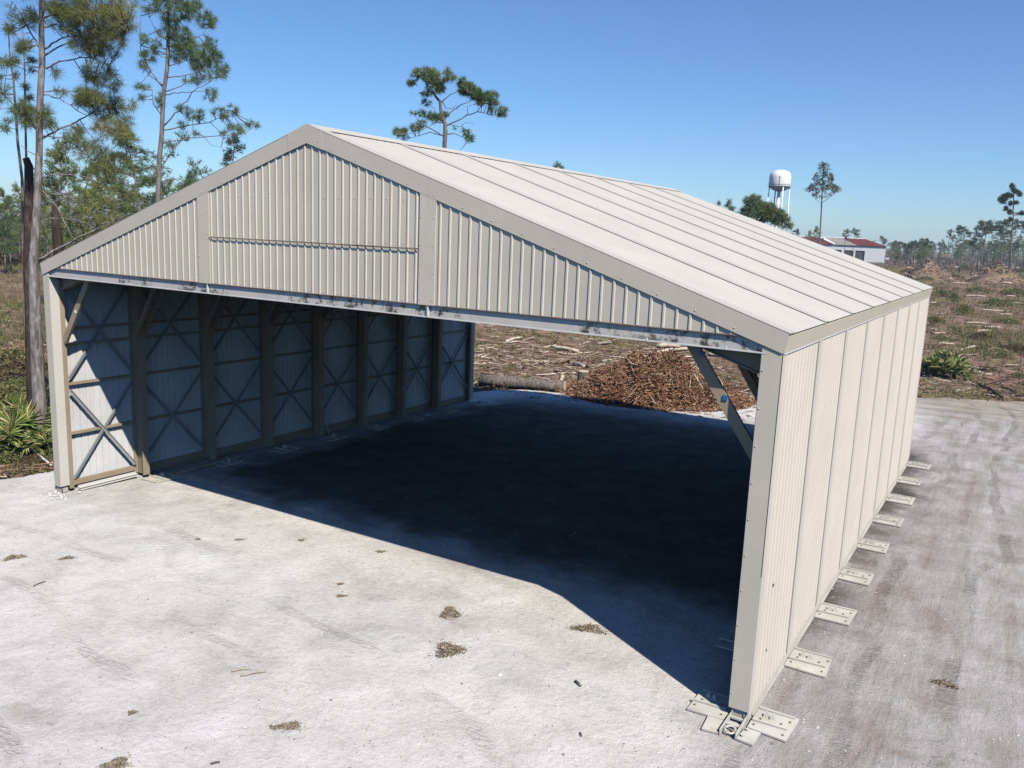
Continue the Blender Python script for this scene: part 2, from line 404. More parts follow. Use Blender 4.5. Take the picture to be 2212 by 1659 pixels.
def profile(v0, v1, pitch, rib, h):
    """(v, height) points of a ribbed sheet between v0 and v1"""
    n = max(1, round((v1 - v0) / pitch)); p = (v1 - v0) / n; out = [(v0, 0)]
    for i in range(n):
        c = v0 + (i + .5) * p
        out += [(c - rib / 2, 0), (c - rib / 4, h), (c + rib / 4, h), (c + rib / 2, 0)]
    return out + [(v1, 0)]
def sheet(m, a, b, vdir, n, prof):
    """sheet swept a->b, profile along vdir, ribs along n"""
    a, b, vdir, n = (np.array(q, float) for q in (a, b, vdir, n)); k = len(prof)
    return m.add([a + vdir * v + n * h for v, h in prof] + [b + vdir * v + n * h for v, h in prof],
                 [(i, i + 1, i + 1 + k, i + k) for i in range(k - 1)])
SL = math.atan(.33278); nR = np.array((math.sin(SL), 0, math.cos(SL))); nL = np.array((-math.sin(SL), 0, math.cos(SL)))
for side in (1, -1):
    n = nR if side > 0 else nL
    for i in range(8):
        y0, y1 = BAY[i] + (.0 if i == 0 else .02), BAY[i + 1] - (.004 if i < 7 else 0)
        xe = XM + side * (W / 2 + .1)
        m = sheet(MB(), (XM, 0, zt(XM) - .004), (xe, 0, zt(xe) - .004), (0, 1, 0), n, profile(y0, y1, .3, .08, .005))
        rp = obj('roof_panel', m, ROOF, H)
        if i:   # flat lap strip over the joint, and the lip under it
            a, b = np.array((XM, y0 + .133, zt(XM) + .010)), np.array((xe + side * .01, y0 + .133, zt(xe) + .010))
            obj('lap_strip', MB().bar(a, b, .30, .012, (0, 1, 0)), LAPR, rp)
            a2, b2 = a - n * .03, b - n * .03; a2[1] = b2[1] = y0 - .02
            obj('joint_lip', MB().bar(a2, b2, .16, .006, (0, 1, 0)), TRIM, rp)
# ridge cap in three lengths, standing a little off the sheets
for y0, y1 in ((-.04, 6.2), (6.21, 12.4), (12.41, 18.6), (18.61, L + .04)):
    m = MB()
    m.prism([(XM - .42, zt(XM - .42) + .03), (XM, zt(XM) + .035), (XM + .42, zt(XM + .42) + .03),
             (XM + .42, zt(XM + .42) + .022), (XM, zt(XM) + .027), (XM - .42, zt(XM - .42) + .022)], y0, y1)
    obj('ridge_cap', m, ROOF, H)
# edge strip of the roof over the front rake
for side in (1, -1):
    a, b = np.array((XM, .13, zt(XM) + .016)), np.array((XM + side * (W / 2 + .1), .13, zt(XM + W / 2 + .1) + .016))
    obj('roof_edge_strip', MB().bar(a, b, .36, .008, (0, 1, 0)), LAPR, H)

scr = MB()
for k in range(6):
    pass
def screw_mesh():
    V = [(0, -.013, 0)]; n = 8
    for r, y in ((.008, -.012), (.013, -.008), (.015, 0)):
        V += [(r * math.cos(2 * math.pi * k / n), y, r * math.sin(2 * math.pi * k / n)) for k in range(n)]
    F = [(0, 1 + k, 1 + (k + 1) % n) for k in range(n)]
    for j in range(2):
        F += [(1 + j * n + k, 1 + (j + 1) * n + k, 1 + (j + 1) * n + (k + 1) % n, 1 + j * n + (k + 1) % n) for k in range(n)]
    me = bpy.data.meshes.new('screw'); me.from_pydata(V, [], F); me.materials.append(TRIM); me.shade_smooth(); return me
SCREW = screw_mesh()
def screw(p, parent, rotz=0.0):
    o = bpy.data.objects.new('screw', SCREW); COL.objects.link(o); o.parent = parent
    o.location = [float(v) for v in (np.array(p) - worldloc(parent))]; o.rotation_euler = (0, 0, rotz); return o

def rake(x0, x1, yf, yb, off=0.0):
    pts = [(x0, zt(x0) + off), (x1, zt(x1) + off), (x1, zl(x1)), (x0, zl(x0))]
    return pts
# front rake trim: left in two lengths, peak cap, right
def rake_piece(name, x0, x1, yf, yb, endcut=0):
    top0, top1 = (x0, zt(x0)), (x1, zt(x1)); lo0, lo1 = (x0, zl(x0)), (x1, zl(x1))
    if endcut < 0: top0 = (x0 - .08, zt(x0 - .08))
    if endcut > 0: top1 = (x1 + .08, zt(x1 + .08))
    return obj(name, MB().prism([lo0, lo1, top1, top0], yf, yb), TRIM, H)
for yf, yb, front in ((-.055, .03, True), (L + .055, L - .03, False)):
    pcs = [rake_piece('rake_trim', 0, 9.72, yf, yb, -1), rake_piece('rake_trim', 9.73, XM - .001, yf, yb), rake_piece('rake_trim', XM + .001, W, yf, yb, 1)]
    if front:
        cap = obj('peak_cap', MB().prism([(XM - .62, zl(XM - .62) - .01), (XM, zl(XM) - .02), (XM + .55, zl(XM + .55) - .01),
                  (XM + .5, zt(XM + .5) + .022), (XM, zt(XM) + .024), (XM - .66, zt(XM - .66) + .022)], -.062, -.0552), TRIM, H)
        for x in np.arange(.55, 9.6, .82): screw((x, -.055, zl(x) + .085), pcs[0])
        for x in (10.1, 10.8): screw((x, -.055, zl(x) + .085), pcs[1])
        for x in np.arange(12.7, 23.6, .78): screw((x, -.055, zl(x) + .085), pcs[2])
        for x, z in ((XM - .45, zl(XM) + .02), (XM + .4, zl(XM) + .02), (XM + .45, zl(XM) + .3)): screw((x, -.062, z), cap)
# gable sheets, each with its ribs
ZB = 7.625
def zg(x): return zl(x) + .06
def rib(x, z0, z1, y, parent, w=.062, h=.022):
    m = MB(); zz0, zz1 = z0, z1
    m.add([(x - w / 2, y, zz0), (x - w * .28, y - h, zz0), (x + w * .28, y - h, zz0), (x + w / 2, y, zz0),
           (x - w / 2, y, zz1), (x - w * .28, y - h, zz1), (x + w * .28, y - h, zz1), (x + w / 2, y, zz1)],
          [(0, 1, 5, 4), (1, 2, 6, 5), (2, 3, 7, 6), (0, 3, 2, 1), (4, 5, 6, 7)])
    return obj('rib', m, RIBM, parent)
def gable_panel(x0, x1, zb, ztop, ribs, y, m_=GABLE):
    xs = [x0] + ([XM] if x0 < XM < x1 else []) + [x1]
    poly = [(x, zb) for x in (x0, x1)] + [(x, (zg(x) if ztop is None else ztop)) for x in reversed(xs)]
    p = obj('gable_panel', MB().prism(poly, y, y + .01), m_, H)
    for x in ribs: rib(x, zb + .004, (zl(x) + .035 if ztop is None else ztop), y, p)
    return p
YG = -.018
gl = gable_panel(.55, 7.74, ZB, None, [.55 + .27 * k for k in range(1, 27)], YG)
gu = gable_panel(8.20, 15.42, 8.905, None, [8.27 + .2512 * k for k in range(29)], YG)
gd = gable_panel(8.20, 15.42, ZB, 8.875, [8.27 + .2512 * k for k in range(29)], YG)
gr_ = gable_panel(15.86, 23.2, ZB, None, [15.98 + .272 * k for k in range(27)], YG)
for x0, x1 in ((7.73, 8.21), (15.41, 15.87)):
    s = obj('seam_strip', MB().prism([(x0, ZB), (x1, ZB), (x1, zg(x1)), (x0, zg(x0))], YG - .034, YG - .0005), GABLE, H)
    for z in np.arange(ZB + .12, zl(x0) - .1, .62):
        screw((x0 + .05, YG - .034, z), s); screw((x1 - .05, YG - .034, z), s)
obj('sheet_joint_bar', MB().bar((8.21, YG - .045, 8.89), (12.9, YG - .045, 8.888), .017, .02).bar((12.9, YG - .045, 8.888), (13.6, YG - .05, 8.905), .017, .02).bar((13.6, YG - .05, 8.905), (15.40, YG - .045, 8.89), .017, .02), RUST, H)
for z in (9.0, 10.0):
    for x in [8.27 + .2512 * (k + .5) for k in range(0, 28, 2)]:
        if z < zl(x) - .2: screw((x, YG, z), gu)
for x in [8.27 + .2512 * (k + .5) for k in range(0, 28, 2)]: screw((x, YG, ZB + .07), gd)
# back gable
obj('back_gable_panel', MB().prism([(.3, ZB), (W - .3, ZB), (W - .3, zg(W - .3)), (XM, zg(XM)), (.3, zg(.3))], L - .02, L - .01), GABLE, H)
# portal beams: web, flanges, stiffener tabs
for yw, ys, front in ((.02, -1, True), (L - .02, 1, False)):
    pb = obj('portal_beam', MB().box(.30, W - .30, yw - .006, yw + .006, 7.366, 7.62), BEAM, H)
    y0, y1 = sorted((yw + ys * .055, yw - ys * .2))
    obj('beam_flange', MB().box(.30, W - .30, y0, y1, 7.34, 7.365), WHITE, pb)
    y0, y1 = sorted((yw + ys * .06, yw - ys * .2))
    obj('beam_angle', MB().box(.5, W - .5, y0, y1, 7.6215, 7.64), RUST, pb)
    if front:
        for x in (8.05, 15.68): obj('stiffener', MB().box(x - .02, x + .02, yw - .06, yw - .007, 7.366, 7.62), WHITE, pb)
        for x in (4.6, 21.1, 22.7): obj('bolt', MB().tube([(x, -.005, 7.366), (x, -.005, 7.395)], .02, 8), WHITE, pb)

# side walls, bay by bay
for side in (1, -1):
    xw = W if side > 0 else 0.0
    for i in range(8):
        y0, y1 = BAY[i] + (.02 if i else .20), BAY[i + 1] - (.02 if i < 7 else .2)
        zb = gz(xw, BAY[i + 1]) + .22
        if side > 0:
            m = sheet(MB(), (xw, 0, zb), (xw, 0, 7.45), (0, 1, 0), (1, 0, 0), profile(y0, y1, .27, .13, .018))
            wp = obj('wall_panel', m, WALLR, H)
            m2 = sheet(MB(), (xw - .02, 0, zb), (xw - .02, 0, 7.3), (0, 1, 0), (-1, 0, 0), [(y0, 0), (y1, 0)])
            obj('inner_face', m2, INNER, wp)
        else:
            # seen from inside: narrow boards of pressed sheet with open grooves between them
            m = MB(); k = max(1, round((y1 - y0) / .245)); p = (y1 - y0) / k
            for j in range(k):
                a, b = y0 + j * p, y0 + (j + 1) * p
                m.add([(.06, a + .016, zb), (.06, b - .016, zb), (.06, b - .016, 7.5), (.06, a + .016, 7.5),
                       (.02, a, zb), (.02, b, zb), (.02, b, 7.5), (.02, a, 7.5)], [(0, 1, 2, 3), (4, 0, 3, 7), (1, 5, 6, 2)])
            wp = obj('wall_panel', m, INNER, H)
            m2 = sheet(MB(), (.0, 0, zb), (.0, 0, 7.45), (0, 1, 0), (-1, 0, 0), profile(y0, y1, .125, .07, .014))
            obj('outer_face', m2, WALLR, wp)
        if i:
            x0, x1 = sorted((xw + side * .004, xw + side * .022))
            obj('lap_strip', MB().box(x0, x1, y0 - .022, y0 + .29, zb - .02, 7.44), SEAMM, wp)
            x0, x1 = sorted((xw - side * .035, xw - side * .03))
            obj('joint_lip', MB().box(x0, x1, y0 - .12, y0 + .05, zb, 7.4), TRIM, wp)
    # corner trims front and back
    for y0, y1 in ((-.03, .21), (L - .21, L + .02)):
        x0, x1 = sorted((xw - side * .004, xw + side * .018))
        obj('corner_trim', MB().box(x0, x1, y0, y1, .22, 7.42), SEAMM if side > 0 else TRIM, H)
    # eave fascia, tilted outward, in bay lengths
    for i in range(8):
        y0, y1 = BAY[i] - (.0 if i else .02), BAY[i + 1] - .004
        m = MB()
        a = [(xw + side * .025, 7.375), (xw + side * .086, 7.70), (xw + side * .066, 7.705), (xw + side * .004, 7.38)]
        m.prism(a, y0, y1); obj('eave_fascia', m, TRIM, H)
    x0, x1 = sorted((xw + side * .02, xw + side * .04))
    obj('eave_drip', MB().box(x0, x1, -.02, L, 7.36, 7.374), WHITE, H)
    x0, x1 = sorted((xw - side * .05, xw - side * .004))
    obj('eave_light_stop', MB().box(x0, x1, .0, L, 7.46, 7.755), DARKM, H)  # added to stop sun leaks; its dark colour stands for the gap's shade
    x0, x1 = sorted((xw + side * .0, xw - side * .06))
    for i in range(8):
        z_ = gz(xw, BAY[i + 1])
        obj('sill_channel', MB().box(x0, x1, max(.0, BAY[i] + .003), BAY[i + 1], z_ + .03, z_ + .215), TAN if side < 0 else SEAMM, H)
    x0, x1 = sorted((xw + side * .002, xw + side * .045))
    if side > 0: obj('sill_angle', MB().box(x0, x1, .3, L - .1, .02, .035).box(x0, x0 + .012, .3, L - .1, .03, .09), PLATE, H)
wp_dots = obj('bolt_hole', MB().tube([(W + .014, 1.0, 2.55), (W + .022, 1.0, 2.55)], .035, 8), DARKM, H)
obj('bolt_hole', MB().tube([(W + .014, .95, 1.15), (W + .022, .95, 1.15)], .035, 8), DARKM, H)

# front posts: cover, inner return, exposed steel foot
for xa, xb, s in ((.0, .32, 1), (23.38, 23.77, -1)):
    pc = obj('post_cover', MB().box(xa, xb, -.03, .27, 3.06, 7.47), TRIM, H)
    pd = obj('post_cover', MB().box(xa - .002, xb + .002, -.032, .272, .24, 3.058), TRIM, H)
    xi = xb if s > 0 else xa
    x0, x1 = sorted((xi + s * .003, xi + s * .010))
    obj('post_return', MB().box(x0, x1, -.02, .28, .25, 7.34), POSTM, pc)
    xe = (xb - .045) if s > 0 else (xa + .045)
    for z in np.arange(.55, 7.2, .72): screw((xe, -.032, z), pd if z < 3 else pc)
    obj('post_foot', MB().box(xa + .05, xb - .05, .02, .06, .02, .24).box(xa + .05, xa + .09, .0, .25, .02, .24).box(xb - .09, xb - .05, .0, .25, .02, .24), PLATE, H)
# back posts
for xa, xb in ((.0, .32), (23.40, 23.77)):
    obj('post_cover', MB().box(xa, xb, L - .27, L + .03, gz(xa, L) + .15, 7.47), TRIM, H)

# portal frames
def ibeam(m, a, b, depth, fw, ddir, side=(0, 1, 0)):
    a, b, dd = (np.array(q, float) for q in (a, b, ddir)); ax = (b - a) / np.linalg.norm(b - a)
    dd = dd - ax * dd.dot(ax); dd /= np.linalg.norm(dd)
    m.bar(a, b, depth - .05, .03, dd)
    for s in (1, -1): m.bar(a + dd * s * (depth / 2 - .0125), b + dd * s * (depth / 2 - .0125), fw, .025, side)
    return m
for i, y in enumerate(FRY):
    fr = obj('portal_frame', ibeam(ibeam(MB(), (.42, y, 7.15), (XM, y, 10.90), .50, .24, (0, 0, 1)), (XM, y, 10.90), (W - .42, y, 7.15), .50, .24, (0, 0, 1)), TAN, H)
    for xc in (.40, W - .40):
        if i in (0, 8): c = obj('column', ibeam(MB(), (.19 if xc < 5 else W - .19, y, gz(xc, y) + .12), (.19 if xc < 5 else W - .19, y, 7.2), .28, .16, (1, 0, 0)), TAN, fr)
        else: c = obj('column', ibeam(MB(), (xc, y, gz(xc, y) + .12), (xc, y, 7.2), .52, .27, (1, 0, 0)), TAN, fr)
    for s, xs in ((1, 0), (-1, W)):
        ends = ((xs + s * .56, 5.2), (xs + s * 2.05, 7.42))
        if i in (0, 8):
            obj('knee_brace', MB().bar((xs + s * .35, y + .02, 5.18), (xs + s * 1.86, y + .02, 7.335), .22, .09, (1, 0, 0)), TAN, fr)
        else:
            for dy in (-.17, .17):
                obj('knee_brace', MB().bar((ends[0][0], y + dy, ends[0][1]), (ends[1][0], y + dy, ends[1][1]), .16, .09, (1, 0, 0)), TAN, fr)
# blue tape on the right front knee brace and a green-blue tag on the left one
for (x, z) in ((22.67, 6.36), (22.15, 7.17)):
    obj('tape', MB().box(x - .05, x + .04, .31, .335, z - .05, z + .05), BLUE, H)
obj('tape', MB().box(1.08, 1.16, .315, .335, 6.20, 6.30), PAPERM, H)
# purlins
for s in (1, -1):
    for k in range(1, 9):
        x = XM + s * k * 1.38
        obj('purlin', MB().bar((x, .1, zt(x) - .12), (x, L - .1, zt(x) - .12), .07, .16), TAN, H)
# girts and cross bracing of both side walls, bay by bay
for s, xs in ((1, 0.0), (-1, W)):
    for i in range(8):
        y0, y1 = FRY[i] + .14, FRY[i + 1] - .14
        for z in (2.02, 3.74, 5.09, 5.62):
            xa, xb = sorted((xs + s * .065, xs + s * .20))
            obj('girt', MB().box(xa, xb, y0, y1, z - .008, z + .008).box(*sorted((xs + s * .19, xs + s * .205)), y0, y1, z - .075, z - .0085), TAN, H)
        xa, xb = sorted((xs + s * .065, xs + s * .17))
        zg_ = gz(xs, y1); obj('base_girt', MB().box(xa, xb, y0, y1, zg_ + .22, zg_ + .40), TAN, H)
        for (za, zb), k in (((.42, 3.5), 0), ((3.5, .42), 1), ((3.9, 7.0), 0), ((7.0, 3.9), 1)):
            x = xs + s * (.225 + .03 * k)
            obj('cross_brace', MB().bar((x, y0 + .02, za), (x, y1 - .02, zb), .11, .014, (0, 0, 1)).bar((x + s * .02, y0 + .02, za + .05), (x + s * .02, y1 - .02, zb + .05), .014, .05, (0, 0, 1)), GALV, H)
# white sill channel lying out from the left wall in the first bay
obj('sill_channel', MB().box(.36, .50, .55, 2.75, .10, .12).box(.36, .37, .55, 2.75, .12, .18).box(.36, .50, .56, 2.74, .02, .06), WHITE, H)

# anchor plates under every frame
def anchor(x0, x1, y0, y1, s):
    """plate from the wall outward (s = +1 to the right), with its ribs and shackle tabs"""
    m = MB(); j = rng.normal(0, .035, 8); gq = gz((x0 + x1) / 2, (y0 + y1) / 2)
    m.slab([(x0, y0 + j[0]), (x1, y0 + j[1]), (x1 + j[2], y1 + j[3]), (x0, y1 + j[4])][::(1 if s > 0 else -1)], .02, .055)
    p = obj('anchor_plate', m, PLATE, H)
    w = x1 - x0; d = y1 - y0
    obj('stiffening_bar', MB().bar((x0 + .02 * s, y0 + d * .36, .075), (x1 - .1 * w, y0 + d * .40, .075), .04, .05), PLATE, p)
    obj('stiffening_bar', MB().bar((x0 + .05 * w, y0 + d * .9, .07), (x1 - .04 * w, y0 + d * .93, .07), .03, .05), PLATE, p)
    for f, g in ((.30, .62), (.47, .60)):
        c = np.array((x0 + w * f, y0 + d * g))
        t = MB(); t.add([(c[0] - .07, c[1] - .02, .055), (c[0] + .07, c[1] + .02, .055), (c[0] + .0, c[1] + .02, .20), (c[0] - .07, c[1] + .02, .055 + .002), (c[0] + .06, c[1] + .06, .055), (c[0], c[1] + .05, .19)],
                    [(0, 1, 2), (3, 5, 4), (0, 2, 5, 3), (1, 4, 5, 2)])
        obj('shackle_tab', t, PLATE, p)
    b = MB()
    for f, g in ((.12, .2), (.88, .16), (.9, .72), (.72, .55), (.2, .5)):
        b.tube([(x0 + w * f, y0 + d * g, .05), (x0 + w * f, y0 + d * g, .085)], .022, 6)
    obj('bolt', b, TAN, p)
    p.location.z += gq
for i in range(1, 9):
    yy = 3.0 * i
    anchor(23.80, 24.66 + rng.normal(0, .02), yy - .28, yy + .74, 1)
for i in range(9):
    yy = 3.0 * i
    if i: anchor(.72, 1.55, yy - .28, yy + .74, -1)
    anchor(22.62 if i == 0 else 22.2, 23.36, yy - .26, yy + .70, -1)
    if i: anchor(-.95, -.06, yy - .28, yy + .74, -1)
anchor(23.82, 24.57, -.26, .68, 1)
c = obj('corner_plate', MB().slab([(23.76, -.72), (24.08, -.75), (24.10, -.262), (23.80, -.262)], .02, .058), PLATE, H)
obj('corner_plate', MB().slab([(23.10, -.79), (23.41, -.73), (23.41, -.264), (23.06, -.28)], .02, .058), PLATE, H)
obj('corner_channel', MB().box(23.43, 23.45, -.74, -.02, .02, .14).box(23.73, 23.75, -.72, -.02, .02, .14).box(23.45, 23.73, -.40, -.30, .07, .10).box(23.45, 23.73, -.12, -.06, .06, .10), PLATE, c)
ring = [(23.59 + .10 * math.cos(t), -.56 + .10 * math.sin(t), .09 + .02 * math.sin(t)) for t in np.linspace(0, 2 * math.pi, 15)]
obj('shackle_ring', MB().tube(ring, .022, 6, False), PLATE, c)
obj('bolt', MB().tube([(23.86, -.35, .05), (23.86, -.35, .10)], .035, 8).tube([(23.84, -.6, .05), (23.84, -.6, .10)], .035, 8), PLATE, c)
#@@THINGS
# ------------------------------------------------------------------ vegetation builders
def unit(a): return a / (np.linalg.norm(a, axis=-1, keepdims=True) + 1e-9)
def needle_tris(C, A, ln, wd, k, g, spread=.75):
    C = np.asarray(C, float); A = unit(np.asarray(A, float)); n = len(C)
    d = unit(A[:, None, :] * .6 + g.normal(0, spread, (n, k, 3)))
    l = ln * g.uniform(.6, 1.1, (n, k, 1))
    b = C[:, None, :] + d * .03 + g.normal(0, ln * .10, (n, k, 3)); t = b + d * l; t[..., 2] -= (l[..., 0] ** 2) * .12
    p = unit(np.cross(d, g.normal(0, 1, (n, k, 3)))) * wd / 2
    return np.stack([b - p, b + p, t], 2).reshape(-1, 3)
def near_on(polys, p):
    """nearest sample point of a set of polylines"""
    best = None
    for pl in polys:
        P = np.array(pl); d = np.linalg.norm(P - p, axis=1); i = int(d.argmin())
        if best is None or d[i] < best[0]: best = (d[i], P[i])
    return best[1]
def dens(pl, n=5):
    pl = [np.array(p, float) for p in pl]; out = []
    for a, b in zip(pl[:-1], pl[1:]): out += [a + (b - a) * k / n for k in range(n)]
    return out + [pl[-1]]

def sketched_pine(name, label, cat, dist, trunk, wtrunk, limbs, blobs, ln, wd, k, needles, bark, seed, ox=0, oy=0, sc=1.0, limbw=.28, group=None, thick=1.5, spread=1.0, depth=.45):
    """a pine that stands dist metres away; its trunk, limbs and foliage clumps follow the photographed tree, spread in depth"""
    g = np.random.default_rng(seed)
    P = lambda x, y, dd=0.0: at(ox + x * sc, oy + y * sc, dist + dd)
    tp = [P(x, y) for x, y in trunk]
    m_px = float((P(*trunk[len(trunk) // 2]) - CAM) @ _f) / FPX
    base = np.array((tp[-1][0], tp[-1][1], -.1))
    if tp[-1][2] > .1: tp.append(base)
    wt = list(wtrunk) + [wtrunk[-1] * 1.15] * (len(tp) - len(wtrunk))
    t = thing(name, (base[0], base[1], 0), label, cat, group)
    obj('trunk', MB().tube(tp, [max(.02, w * m_px / 2) for w in wt], 10), bark, t, True)
    lines = [dens(tp, 6)]
    for lb in limbs:
        w0 = lb[0]; pts = lb[1]
        reach = math.dist(pts[0], pts[-1]) * sc * m_px; dz = g.uniform(-1, 1) * depth * reach
        wp = [P(x, y, dz * (i / (len(pts) - 1)) ** 1.2) for i, (x, y) in enumerate(pts)]
        wp = dens(wp, 3); wp = [p + g.normal(0, .007 * reach, 3) if 0 < i < len(wp) - 1 else p for i, p in enumerate(wp)]
        r0 = w0 * m_px / 2 * .85
        obj('limb', MB().tube(wp, list(np.linspace(r0, r0 * .3, len(wp))), 6), bark, t, True)
        lines.append(wp)
    C = []; A = []; tw = MB()
    for bx, by, rx, ry, n in blobs:
        for q in range(int(n * thick)):
            a = g.uniform(0, 2 * math.pi); r = math.sqrt(g.uniform(0, 1))
            x, y = bx + rx * spread * r * math.cos(a), by + ry * spread * r * math.sin(a)
            p0 = P(x, y); an = near_on(lines, p0)
            # depth of the nearest limb plus a spread of the clump's own size
            dd = math.hypot(*(an - CAM)[:2]) - dist + g.normal(0, max(.25, .7 * rx * sc * m_px))
            p = P(x, y, dd); an = near_on(lines, p)
            ax = unit(p - an) + np.array((0, 0, .5))
            C.append(p); A.append(ax)
            if np.linalg.norm(p - an) > .15 and q % 2 == 0:
                mid = (p + an) / 2 + np.array((0, 0, -.06 * np.linalg.norm(p - an)))
                tw.tube([an, mid, p], [.022 * dist / 40, .016 * dist / 40, .008 * dist / 40], 3, False)
    if tw.v: tag(obj('twigs', tw, bark, t), kind='stuff')
    if C: tag(tris('crown', needle_tris(C, A, ln, wd, k, g), needles, t), kind='stuff')
    return t

K1 = .341
LP = dict(ox=0, oy=0, sc=K1)
sketched_pine('pine_tree', 'tallest pine with olive needles close beside the left corner post of the hangar', 'pine tree', 37.5,
    [(262, -420), (262, -200), (265, 0), (262, 200), (268, 400), (256, 580), (250, 780), (248, 970), (241, 1180), (232, 1370), (212, 1640), (220, 1900), (234, 2230), (250, 2580), (262, 2800)],
    [4, 6, 10, 11, 12.5, 13, 13.5, 14, 15.5, 17, 20, 24, 27, 30, 33],
    [(5, [(285, 310), (350, 260), (430, 230), (560, 215), (640, 205)]), (5, [(285, 350), (400, 280), (520, 240)]), (5, [(290, 435), (380, 390), (510, 365), (600, 370), (690, 420)]),
     (3.5, [(265, 580), (390, 570), (470, 580), (560, 600)]), (3.5, [(270, 600), (370, 620), (450, 670), (560, 740), (640, 790)]), (6, [(265, 880), (340, 840), (450, 790), (540, 740), (620, 690), (720, 680)]),
     (5, [(240, 830), (160, 740), (100, 680), (20, 600)]), (5, [(250, 300), (215, 240), (150, 120), (80, 10)]), (3.5, [(260, 860), (400, 870), (520, 960), (620, 1050), (760, 1090)]),
     (3.6, [(262, 1135), (330, 1105), (480, 1105), (640, 1150), (800, 1160)]), (3.2, [(250, 1405), (330, 1380), (480, 1390), (640, 1455)]), (5, [(255, 1200), (330, 1280), (380, 1330), (400, 1400), (470, 1520)]),
     (7, [(225, 1650), (400, 1560), (560, 1480), (740, 1390), (840, 1350)]), (4, [(262, 180), (360, 150), (420, 200)]), (5, [(265, 120), (400, 60), (560, 40), (700, 80), (800, 150)]),
     (3, [(246, 990), (180, 960), (130, 920)]), (5, [(262, -60), (400, -120), (620, -110), (760, -40)]), (5, [(262, -60), (150, -120), (60, -90)]), (4, [(262, -200), (420, -280), (600, -260)]),
     (2.5, [(330, 1280), (430, 1250), (520, 1240)]), (2.5, [(400, 1400), (450, 1340), (500, 1260)])],
    [(560, 40, 250, 70, 105), (620, 150, 200, 80, 75), (400, 120, 90, 70, 30), (610, 260, 150, 60, 46), (740, 130, 80, 90, 40), (650, 330, 90, 60, 24), (560, 300, 90, 40, 14),
     (620, 460, 90, 50, 26), (680, 540, 70, 70, 20), (560, 630, 80, 45, 42), (520, 600, 40, 30, 12), (760, 670, 80, 35, 20), (650, 720, 70, 40, 14), (720, 790, 100, 60, 24), (680, 840, 90, 60, 18), (470, 870, 60, 60, 20),
     (540, 950, 60, 60, 18), (700, 1050, 110, 60, 30), (640, 980, 60, 40, 10), (800, 870, 50, 40, 10), (75, 185, 30, 24, 5), (160, 300, 45, 30, 9), (110, 385, 22, 18, 3), (20, 590, 45, 45, 9), (130, 690, 60, 35, 16), (210, 750, 70, 50, 30),
     (290, 700, 30, 40, 8), (320, 800, 40, 30, 8), (350, 455, 24, 20, 4), (190, 130, 45, 50, 14), (120, 90, 60, 60, 8), (480, -120, 260, 80, 90), (150, -90, 120, 60, 30), (380, -280, 200, 90, 60), (262, -430, 120, 70, 30), (60, 400, 30, 30, 4), (380, 580, 30, 20, 4)],
    .38, .014, 30, NEEDLE_OLIVE, BARKP, 11, thick=1.6, spread=1.22, **LP)

sketched_pine('pine_tree', 'slender green pine with a bent trunk behind the left roof slope', 'pine tree', 55,
    [(1076, -160), (1075, 0), (1060, 120), (1066, 250), (1060, 430), (1040, 560), (1030, 700), (1025, 850), (1010, 1000), (1000, 1280)],
    [3, 5.5, 6.5, 7.5, 8, 8.5, 9, 9.5, 10.5, 12],
    [(4, [(1035, 800), (1110, 720), (1180, 640), (1220, 580), (1330, 520), (1420, 460)]), (3.6, [(1030, 825), (1180, 800), (1300, 780), (1400, 745), (1470, 700)]), (3.2, [(1020, 915), (1100, 890), (1250, 865), (1420, 858), (1550, 850), (1610, 790)]),
     (3, [(1040, 600), (1130, 590), (1220, 580), (1350, 575)]), (3, [(1045, 580), (1150, 545), (1230, 490), (1330, 470)]), (3, [(1062, 490), (1180, 480), (1300, 440)]), (3, [(1025, 735), (970, 660), (965, 570)]),
     (4, [(1035, 555), (960, 460), (890, 330), (885, 200), (890, 100)]), (3, [(1035, 540), (940, 470), (910, 380)]), (3, [(1064, 260), (990, 200), (945, 110)]), (3.4, [(1064, 300), (1180, 270), (1290, 210), (1330, 130)]),
     (3, [(1066, 180), (1140, 130), (1220, 40)]), (3, [(1070, 90), (1000, 50), (950, 20)]), (3, [(1062, 420), (1180, 380), (1350, 370)]), (1.6, [(1180, 800), (1150, 850), (1120, 880)]), (1.6, [(1290, 862), (1340, 920), (1400, 935)])],
    [(1110, 60, 110, 75, 52), (950, 30, 60, 40, 14), (1225, 30, 40, 45, 14), (1310, 130, 50, 45, 22), (1060, 180, 60, 60, 22), (1150, 240, 75, 60, 36), (1130, 340, 60, 50, 24), (1240, 310, 60, 50, 22), (1330, 280, 35, 40, 10),
     (1265, 390, 50, 50, 28), (1350, 370, 55, 50, 26), (1420, 455, 42, 35, 12), (1330, 480, 60, 30, 8), (930, 390, 42, 60, 16), (910, 250, 25, 30, 6), (985, 300, 40, 40, 10), (905, 550, 40, 18, 6), (900, 620, 22, 15, 3), (1020, 640, 30, 40, 6),
     (1230, 500, 60, 30, 9), (1325, 600, 40, 30, 8), (1240, 735, 60, 30, 12), (1160, 690, 30, 24, 6), (1400, 720, 50, 25, 10), (1470, 700, 30, 25, 6), (1480, 800, 40, 25, 8), (1595, 790, 35, 25, 7), (1530, 830, 30, 15, 4), (1410, 840, 20, 12, 3), (1240, 840, 25, 15, 3), (1140, 800, 35, 20, 4), (1080, -60, 90, 70, 22)],
    .38, .021, 32, NEEDLE_GREEN, BARKG, 12, thick=1.7, spread=1.15, **LP)

